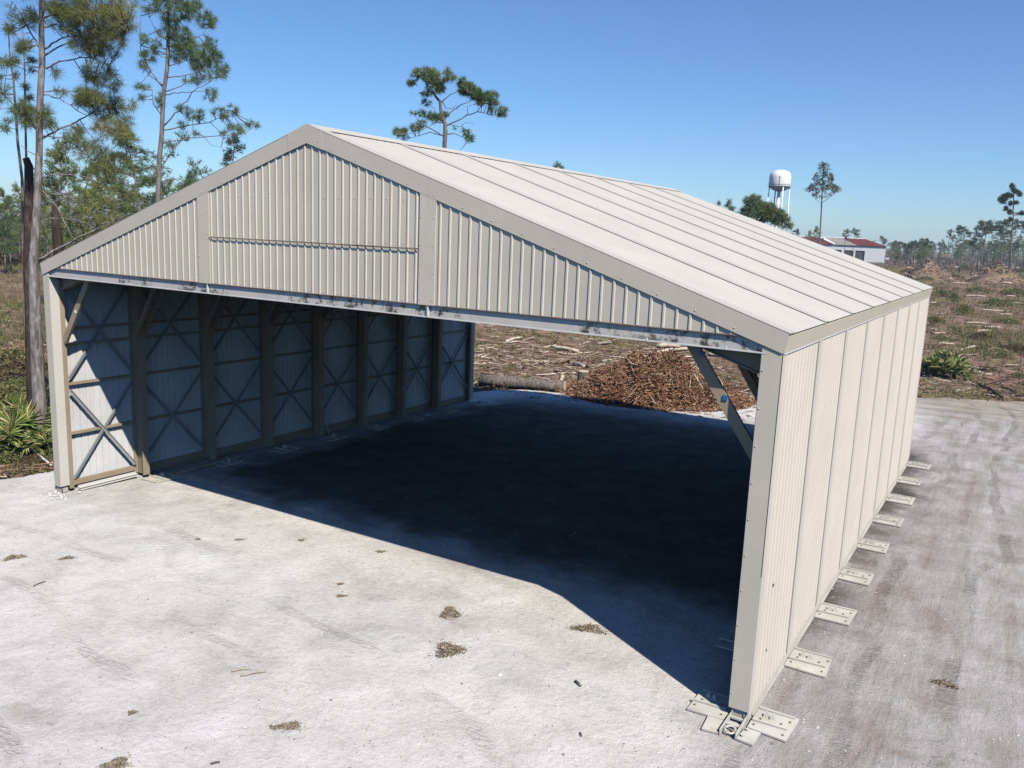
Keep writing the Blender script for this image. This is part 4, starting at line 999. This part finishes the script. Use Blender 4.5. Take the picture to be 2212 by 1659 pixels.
def log(name, a, b, r, mat, label, cat, group=None, cut=True, bend=.03):
    a, b = np.array(a, float), np.array(b, float); m = (a + b) / 2 + np.array((0, 0, bend * np.linalg.norm(b - a)))
    t = thing(name, (m[0], m[1], 0), label, cat, group)
    q = [a, a + (m - a) * .5, m, m + (b - m) * .5, b]
    obj('log_body', MB().tube(q, [r, r * 1.02, r * .96, r * .93, r * .88], 9), mat, t, True)
    if cut:
        d = (b - a) / np.linalg.norm(b - a)
        for p, s, q in ((a, -1, 1.0), (b, 1, .88)): obj('cut_end', MB().tube([p + d * s * .004, p + d * s * .012], [r * q * .98] * 2, 9), CUT, t)
    return t
def log_px(p, q, r, mat, label, group=None, z=None):
    a, b = gnd(*p), gnd(*q); zz = r if z is None else z
    a[2] += zz; b[2] += zz; return log('log', a, b, r, mat, label, 'log', group, r > .12)
log('log', (-2.6, 29.9, gz(-2.6, 29.9) + .38), (2.9, 31.4, gz(2.9, 31.4) + .36), .42, BARK, 'long thick grey log lying along the edge of the sand behind the hangar', 'log', bend=0)
st = gnd(1258, 836); s_ = thing('tree_stump', (st[0], st[1], 0), 'cut stump with a pale top at the left foot of the mulch pile', 'tree stump')
obj('stump_body', MB().tube([(st[0], st[1], st[2] - .1), (st[0], st[1], st[2] + .25), (st[0] + .03, st[1], st[2] + 1.05)], [.46, .38, .36], 12), BARK, s_)
obj('cut_top', MB().tube([(st[0] + .03, st[1], st[2] + 1.052), (st[0] + .03, st[1], st[2] + 1.07)], [.35, .34], 12), CUT, s_)
obj('chip_block', MB().bar((st[0] - 1.0, st[1] - .5, .25), (st[0] - .95, st[1] - .4, 1.0), .22, .16), CUT, s_) if False else None
lg = gnd(1208, 838); log('log', (lg[0], lg[1], lg[2] + .1), (lg[0] + .1, lg[1] + .25, lg[2] + .85), .13, CUT, 'short pale billet standing by the end of the thick grey log', 'log', cut=False)
for p, q, r, m, lab in (((1191, 754), (1249, 763), .17, LOGP, 'pale log with a cut end lying left behind the mulch pile'), ((1088, 743), (1127, 732), .13, LOGP, 'pale broken limb slanting on the slash behind the hangar'),
        ((1418, 766), (1486, 757), .16, LOGP, 'long pale log directly behind the top of the mulch pile'), ((1530, 769), (1562, 772), .17, LOGP, 'short pale log seen right of the front knee brace'), ((1566, 776), (1601, 779), .20, LOGP, 'thick pale log end near the right post behind the hangar'),
        ((1150, 783), (1200, 786), .09, LOGP, 'thin pale pole lying across the red slash'), ((1240, 790), (1262, 795), .15, LOGM, 'short brown log left of the mulch pile'), ((1290, 746), (1320, 743), .14, LOGM, 'small brown log far behind the hangar')):
    log_px(p, q, r, m, lab)
for k, (p, q, zz) in enumerate((((1360, 755), (1399, 752), .25),)):
    a = np.array((7.9, 34.0, 2.68)); log('log', a, a + np.array((1.35, .45, .10)), .16, LOGP, 'stub log lying on the very top of the mulch pile', 'log')
NX = lambda x, y: (x * .8848, y * .8848)
gl = 'pale logs left lying over the clearing on the right'
for p, q in (((2324, 693), (2362, 694)), ((2356, 724.5), (2406, 726)), ((2455, 725), (2478, 725.5)), ((2356, 791), (2409, 792.5)), ((2455, 787), (2478, 787)), ((2281, 842), (2329, 843)), ((2267, 656.5), (2292, 657)), ((2230, 642), (2252, 642)), ((2418, 642), (2441, 642.5)),
             ((2272, 674), (2285, 674.5)), ((2270, 742), (2286, 741)), ((2280, 817), (2308, 816)), ((2460, 742), (2500, 744)), ((2440, 770), (2470, 771)), ((2380, 812), (2420, 810)), ((2375, 902), (2415, 906)), ((2330, 655), (2350, 655)), ((2395, 660), (2420, 661)), ((2210, 655), (2226, 655.5)), ((2464, 655), (2490, 656))):
    d = np.linalg.norm(gnd(*NX(*p)) - CAM)
    log_px(NX(*p), NX(*q), .06 + d * .0006, LOGS, ('long' if abs(p[0] - q[0]) > 33 else 'short') + ' pale log ' + spot(*NX(*p)), gl)
gb = 'dark broken branches at the right edge of the sand'
for i, (p, q, r) in enumerate((((2390, 944), (2446, 977), .09), ((2407, 968), (2434, 960), .07), ((2446, 950), (2474, 962), .08), ((2478, 970), (2500, 972), .07), ((2382, 938), (2400, 950), .05), ((2440, 939), (2470, 932), .05))):
    a, b = gnd(*NX(*p)), gnd(*NX(*q)); a[2] = .1; b[2] = .18
    log('branch', a, b, r, BARKD, 'dark broken branch lying at the right edge of the sand', 'branch', gb, False)
# white stick by the palmettos
a, b = gnd(*NX(67, 1110)), gnd(*NX(126, 1142)); a[2], b[2] = .35, .05
log('pole', a, b, .045, WHITE, 'thin white pole slanting down to the sand by the palmettos', 'pole', cut=False, bend=0)

# brush heaps far off
for i, (x, y, w, h, lab) in enumerate(((2002, 604, 8.5, 6.2, 'reddish mound of stacked slash left of two far across the clearing'), (2152, 612, 8.5, 6.4, 'reddish mound of stacked slash right of two far across the clearing'))):
    c = gnd(x, y); g = np.random.default_rng(120 + i)
    t = thing('slash_mound', (c[0], c[1], 0), lab, 'slash mound')
    V = []; F = []; na, nr = 28, 9
    for q in range(nr):
        f = q / (nr - 1)
        for k in range(na):
            a = 2 * math.pi * k / na; R = w * (1 - f) * (1 + .12 * math.sin(3 * a + i) + g.normal(0, .05)); V.append((c[0] + R * math.cos(a), c[1] + R * math.sin(a), h * f ** 1.1 - .1))
    for q in range(nr - 1):
        for k in range(na): F.append((q * na + k, q * na + (k + 1) % na, (q + 1) * na + (k + 1) % na, (q + 1) * na + k))
    tris('heap', np.array(V), FIELD, t, np.array(F), smooth=True)
    n = 420; f = g.uniform(0, 1, n) ** 1.5; a = g.uniform(0, 6.28, n); R = w * (1 - f)
    V, F = sticks(np.column_stack([c[0] + R * np.cos(a), c[1] + R * np.sin(a), h * f ** 1.1]), g.normal(0, 1, (n, 3)) * (1, 1, .4), g.uniform(.6, 3, (n, 1)), g.uniform(.05, .16, (n, 1)))
    tag(tris('slash', V, SLASH, t, F), kind='stuff')

# ------------------------------------------------------------------ water tower
ZTW = [float(at(1684, y, 350)[2]) for y in (367, 402.5, 413.5)]; T = at(1672, 530, 350); tx, ty = T[0], T[1]
to = np.array((tx - CAM[0], ty - CAM[1], 0)); to /= np.linalg.norm(to); tr = np.array((to[1], -to[0], 0))
wt = thing('water_tower', (tx, ty, 0), 'white domed water tower on slender legs beyond the hangar roof', 'water tower')
def lathe(prof, n=28):
    m = MB(); V = [(tx + r * math.cos(2 * math.pi * k / n), ty + r * math.sin(2 * math.pi * k / n), z) for r, z in prof for k in range(n)]
    F = [(i * n + k, i * n + (k + 1) % n, (i + 1) * n + (k + 1) % n, (i + 1) * n + k) for i in range(len(prof) - 1) for k in range(n)]
    return m.add(V, F)
obj('tank', lathe([(r * 1.04, ZTW[2] + (z - 32.8) / 2.2 * (ZTW[1] - ZTW[2]) if z < 35.01 else ZTW[1] + (z - 35) / 6.75 * (ZTW[0] - ZTW[1])) for r, z in ((.9, 32.8), (2.1, 33.2), (3.2, 34.0), (3.85, 35.0), (3.95, 36.0), (3.95, 38.6), (3.75, 39.8), (3.2, 40.8), (2.2, 41.4), (1.2, 41.7), (.01, 41.75))]), TOWER, wt, True)
obj('walkway', lathe([(3.9, ZTW[1] - .05), (4.5, ZTW[1] - .05), (4.5, ZTW[1] + .12), (3.9, ZTW[1] + .12)]), TOWER, wt)
obj('handrail', lathe([(4.44, ZTW[1] + .9), (4.5, ZTW[1] + .9), (4.5, ZTW[1] + .98), (4.44, ZTW[1] + .98), (4.44, ZTW[1] + .9)]), TOWER, wt)
obj('riser', MB().tube([(tx, ty, -.1), (tx, ty, ZTW[2] + .3)], .62, 12), TOWER, wt, True)
for a in (20, 110, 200, 290):
    d = tr * math.cos(rad(a)) + to * math.sin(rad(a)); b = np.array((tx, ty, 0))
    obj('leg', MB().tube([b + d * 5.2 + (0, 0, -.1), b + d * 3.95 + np.array((0, 0, ZTW[1]))], .25, 8), TOWER, wt, True)
for z in (12.0, 23.5):
    rr = 5.2 - 1.25 * z / 35; q = [np.array((tx, ty, z)) + (tr * math.cos(rad(a)) + to * math.sin(rad(a))) * rr for a in (20, 110, 200, 290)]
    for k in range(4): obj('tie_rod', MB().tube([q[k], q[(k + 1) % 4]], .08, 5), TOWER, wt)
b = np.array((tx, ty, 0)) - to * 4.0 - tr * .2
obj('ladder', MB().bar(b - to * .12 + (0, 0, ZTW[1] + .2), b - to * .12 + np.array((0, 0, ZTW[1] + 3.4)), .35, .06, tuple(tr)).bar(b - to * .12 + (0, 0, ZTW[1] + 3.4), b + to * .75 + np.array((0, 0, ZTW[1] + 5.4)), .35, .06, tuple(tr)), GREYROOF, wt)

# ------------------------------------------------------------------ white building with the damaged red roof
BD = 460.0; br = at(1913, 540, BD); px = BD / FPX * 1.03
fw = np.array((br[0] - CAM[0], br[1] - CAM[1], 0)); fw /= np.linalg.norm(fw); lf = np.array((-fw[1], fw[0], 0)); lf = lf * .998 + fw * .06; lf /= np.linalg.norm(lf)
zof = lambda x, y: float(at(x, y, BD)[2])
ZT, ZR, ZB0 = zof(1913, 532.4), zof(1875, 516.4), zof(1900, 566.8)
B0 = np.array((br[0], br[1], 0)); BP = lambda u, v, z: B0 + lf * u + fw * v + np.array((0, 0, z))   # u metres left along the facade, v metres back
UL = (1913 - 1690) * px; DP = 17.0
bd = thing('school_building', B0, 'long white building with a torn red and grey roof far beyond the hangar', 'building')
def quadbox(u0, u1, v0, v1, z0, z1): 
    return MB().add([BP(u, v, z) for z in (z0, z1) for u, v in ((u0, v0), (u1, v0), (u1, v1), (u0, v1))], [(3, 2, 1, 0), (4, 5, 6, 7), (0, 1, 5, 4), (1, 2, 6, 5), (2, 3, 7, 6), (3, 0, 4, 7)])
ux = lambda x: (1913 - x) * px
wins = [(ux(1877), ux(1860.2)), (ux(1856), ux(1839.8)), (ux(1834.8), ux(1818.2)), (ux(1813), ux(1797)), (ux(1792), ux(1776)), (ux(1771), ux(1755))]
zw1, zw0 = zof(1870, 542.2), zof(1870, 564.2)
edges = [0] + [e for w in wins for e in w] + [UL]
for k in range(0, len(edges), 2): obj('wall', quadbox(edges[k], edges[k + 1], 0, .5, ZB0, ZT), BWALL, bd)
for (a, b_) in wins:
    wl = obj('wall', quadbox(a + .003, b_ - .003, .0, .5, zw1, ZT), BWALL, bd); obj('wall', quadbox(a + .003, b_ - .003, .0, .5, ZB0, zw0), BWALL, bd)
    wn = obj('window', quadbox(a, b_, .40, .45, zw0, zw1), GLASSD, bd)
    obj('mullion', quadbox((a + b_) / 2 - .08, (a + b_) / 2 + .08, .32, .39, zw0, zw1), GREYROOF, wn)
obj('wall', quadbox(0, .5, .502, DP, ZB0, ZT), BWALL, bd); obj('wall', quadbox(UL - .5, UL, .502, DP, ZB0, ZT), BWALL, bd); obj('wall', quadbox(.502, UL - .502, DP - .5, DP, ZB0, ZT), BWALL, bd)
obj('plinth', quadbox(-.4, UL, -.4, DP + .4, -.2, ZB0 - .003), GREYROOF, bd)
obj('ledge', quadbox(-2.2, -.403, .2, 3, ZB0 + 1.6, ZB0 + 2.4), BWALL, bd)
obj('cornice', quadbox(-.3, UL + .3, -.3, -.004, ZT - .45, ZT + .02), BWALL, bd)
rid = lambda u: BP(u, DP / 2, ZR)
u1 = ux(1875)
def roofq(us, name, m, dz):   # strips of the front slope between eave u and ridge u
    (e0, r0), (e1, r1) = us
    P4 = [BP(e0, -.5, ZT + .03 + dz), BP(e1, -.5, ZT + .03 + dz), BP(max(r1, u1), DP / 2, ZR + dz), BP(max(r0, u1), DP / 2, ZR + dz)]
    return obj(name, MB().add(P4 + [p - np.array((0, 0, .25)) for p in P4], [(0, 1, 2, 3), (7, 6, 5, 4), (0, 4, 5, 1), (1, 5, 6, 2), (2, 6, 7, 3), (3, 7, 4, 0)]), m, bd)
roofq(((-.4, u1), (ux(1862), ux(1831))), 'roof_slope', REDROOF, 0)
roofq(((ux(1861.9), ux(1830.9)), (ux(1823), ux(1797))), 'roof_slope', GREYROOF, 0)
roofq(((ux(1822.9), ux(1796.9)), (ux(1819), ux(1787))), 'roof_valley', BWALL, .25)
roofq(((ux(1818.9), ux(1786.9)), (ux(1775), ux(1752))), 'roof_slope', REDROOF, 0)
roofq(((ux(1774.9), ux(1751.9)), (UL, UL - 8)), 'roof_slope', GREYROOF, 0)
obj('roof_hip', MB().add([BP(-.4, -.5, ZT + .03), BP(-.4, DP + .5, ZT + .03), BP(u1, DP / 2, ZR)], [(0, 1, 2)]).add([BP(-.4, DP + .5, ZT + .03), BP(UL, DP + .5, ZT + .03), BP(UL - 8, DP / 2, ZR), BP(u1, DP / 2, ZR)], [(0, 1, 2, 3)]).add([BP(UL, -.5, ZT + .03), BP(UL, DP + .5, ZT + .03), BP(UL - 8, DP / 2, ZR)], [(0, 2, 1)]), REDROOF, bd)
obj('ridge_capping', MB().tube([BP(u1, DP / 2, ZR + .1), BP(UL - 8, DP / 2, ZR + .1)], .28, 6), BWALL, bd)

# ------------------------------------------------------------------ small things on the sand and in the hangar
t = thing('plank', (.75, 5.1, 0), 'flat board lying on the ground along the left wall inside the hangar', 'plank')
obj('board', MB().slab([(.75, 3.45), (1.20, 3.4), (1.05, 7.05), (.72, 7.1)], gz(.8, 3.4) + .02, gz(.8, 3.4) + .08), PLANK, t)
a, b = np.array((.74, 11.85, 1.6)), np.array((.42, 12.7, gz(.4, 12.7) + .03))
t = tag(obj('pole', MB().tube([a, (a + b) / 2, b], .022, 6), WHITE), 'thin white pole leaning on the left wall inside the hangar', 'pole')
m = MB(); m.slab([(.82, 19.40), (1.10, 19.35), (1.16, 19.6), (.98, 19.66), (.85, 19.6)], gz(1, 19.5) + .005, gz(1, 19.5) + .05)
tag(obj('paper_scrap', m, PAPERM), 'small white scrap lying on the dark hangar floor', 'scrap')
def clod(x, y, w, h, label, seed, n=240, cat='root clod'):
    p = gnd(x, y); g = np.random.default_rng(seed); w = w * (.7 if ('weed' in label or 'patch' in label or 'strip' in label) else .92); k = w * p_m(p) / 2; kk = h * p_m(p) * 1.4 / 2
    vx = unit(np.array((p[0] - CAM[0], p[1] - CAM[1], 0.0))); rx = np.array((vx[1], -vx[0], 0))
    a = g.uniform(0, 6.28, n); r = np.sqrt(g.uniform(0, 1, n)); lob = 1 + .3 * np.sin(a * 3 + seed)
    r = r * np.where(g.uniform(0, 1, n) < .18, g.uniform(1, 1.8, n), 1.0)
    C = p + rx * (k * r * lob * np.cos(a))[:, None] + vx * (kk * r * lob * np.sin(a))[:, None] + np.array((0, 0, 1.0)) * (np.clip(1 - r ** 2, 0, 1) * min(k, kk) * .3)[:, None]
    L_ = np.exp(g.normal(math.log(max(.035, k * .16)), .4, n))[:, None]
    V, F = sticks(C, g.normal(0, 1, (n, 3)) * (1, 1, .5), L_, L_ * g.uniform(.05, .16, (n, 1)) + .002)
    t = thing('root_clod', (p[0], p[1], 0), label, cat); base = MB(); m_ = 12
    ring = [p + rx * (k * .8 * (1 + .25 * math.sin(3 * q / m_ * 6.28 + seed)) * math.cos(q / m_ * 6.28)) + vx * (kk * .8 * (1 + .25 * math.sin(3 * q / m_ * 6.28 + seed)) * math.sin(q / m_ * 6.28)) for q in range(m_)]
    base.add([q + np.array((0, 0, .002)) for q in ring] + [p + np.array((0, 0, min(k, kk) * .22))], [(q, (q + 1) % m_, m_) for q in range(m_)])
    obj('mound', base, MUD, t, True); tag(tris('fibres', V, MUD, t, F), kind='stuff'); return t
def p_m(p): return np.linalg.norm(p - CAM) / FPX
for i, (x, y, w, h, lab) in enumerate(((970, 1405, 66, 40, 'largest brown root clod on the pale sand in front of the hangar'), (973, 1325, 44, 36, 'round grey-brown root clod behind the largest one on the sand'), (1271, 1359, 66, 22, 'long flat brown root clod beside the shadow edge'),
        (621, 1569, 74, 16, 'dark twisted strip of roots near the bottom of the sand'), (651, 1167, 14, 10, 'little dark clod on the sand near the middle of the shadow edge'), (822, 1192, 22, 9, 'small flat clod on the sand close to the shadow edge'), (738, 1288, 24, 9, 'small brown clod on the open sand left of the round grey one'),
        (30, 1205, 48, 14, 'weedy brown clump at the left edge of the sand'), (145, 1206, 36, 9, 'flat weedy clump right of the one at the left edge'), (250, 1651, 66, 22, 'green-brown weedy clump at the bottom edge of the picture'), (428, 1165, 9, 6, 'tiny dark clod left of the shadow edge'), (517, 1166, 20, 6, 'thin dark smear of roots left of the shadow edge'), (735, 1262, 14, 7, 'tiny clod just behind the small brown one'),
        (286, 1540, 22, 8, 'small weed tuft low on the left sand'), (2040, 1477, 60, 16, 'brown patch of roots on the grey gravel right of the hangar'))):
    clod(x, y, w, h, lab, 140 + i, 700 if w > 30 else 160)
for i, (p, q, r, lab) in enumerate((((500, 1452), (540, 1446), .018, 'short pale twig on the sand, left of a forked one'), ((520, 1462), (575, 1452), .018, 'longer pale twig beside the short one on the sand'), ((1243, 1474), (1254, 1484), .03, 'single dark chip of wood on the sand below the hangar mouth'), ((455, 1660 - 8), (475, 1648), .02, 'dark twig at the bottom edge of the sand'), ((72, 1267), (98, 1257), .014, 'thin bent twig on the left sand') , ((1253, 1585), (1256, 1592), .02, 'dark splinter on the lower sand'))):
    a, b = gnd(*p), gnd(*q); a[2] = b[2] = r
    log('twig', a, b, r, PLANK if 'pale' in lab else BARK, lab, 'twig', cut=False, bend=.05)
# white scraps and rubble round the left post foot
g = np.random.default_rng(150); n = 60
P = np.column_stack([g.normal(.35, .35, n), g.normal(-.15, .28, n), np.full(n, .02)]); o6 = np.array([(1, 0, 0), (0, 1, 0), (-1, 0, 0), (0, -1, 0), (0, 0, 1), (0, 0, -1)], float)
V = P[:, None] + o6[None] * np.exp(g.normal(-3.0, .5, n))[:, None, None] * g.uniform(.5, 1.3, (n, 6, 1)) * np.array((1, 1, .6))
F = (np.arange(n) * 6)[:, None, None] + np.array([(0, 1, 4), (1, 2, 4), (2, 3, 4), (3, 0, 4)])[None]
tag(tris('post_rubble', V.reshape(-1, 3), WHITE, None, F.reshape(-1, 3)), 'white rubble bits round the foot of the left front post', 'rubble', kind='stuff')
# pebbles in the sand
n = 9000; X = []
while len(X) < n:
    d = 9 * (30 / 9) ** g.uniform(0, 1); a = YAW + g.uniform(-.62, .62); x, y = CAM[0] + d * math.sin(a), CAM[1] + d * math.cos(a)
    if inpoly(x, y) and g.uniform() < (1.0 if x > 22.5 + g.normal(0, 1) else .35): X.append((x, y))
X = np.array(X); s = np.exp(g.normal(-4.4, .45, n))[:, None]
o6 = np.array([(1, 0, 0), (0, 1, 0), (-1, 0, 0), (0, -1, 0), (0, 0, 1), (0, 0, -1)], float)
V = np.column_stack([X, np.array([gz(*q) for q in X]) + .004])[:, None, :] + o6[None] * s[:, None, :] * g.uniform(.6, 1.3, (n, 6, 1)) * np.array((1, 1, .65))
F = (np.arange(n) * 6)[:, None, None] + np.array([(0, 1, 4), (1, 2, 4), (2, 3, 4), (3, 0, 4)])[None]
tag(tris('pebbles', V.reshape(-1, 3), PEB, None, F.reshape(-1, 3)), 'pebbles and shell bits strewn over the sand', 'pebbles', kind='stuff')

# ------------------------------------------------------------------ the air
hz = MB().box(-2750, 2750, -2750, 2750, -1.5, 46.0)
nh = NT('thin_haze'); nh.t.nodes.remove(nh.b)
pv = nh.n('ShaderNodeVolumePrincipled'); pv.inputs['Color'].default_value = (.74, .85, 1.0, 1); pv.inputs['Density'].default_value = HAZE; pv.inputs['Anisotropy'].default_value = .0
nh.l(pv.outputs[0], nh.out.inputs['Volume'])
hb = obj('haze', hz, nh.m); hb['kind'] = 'stuff'
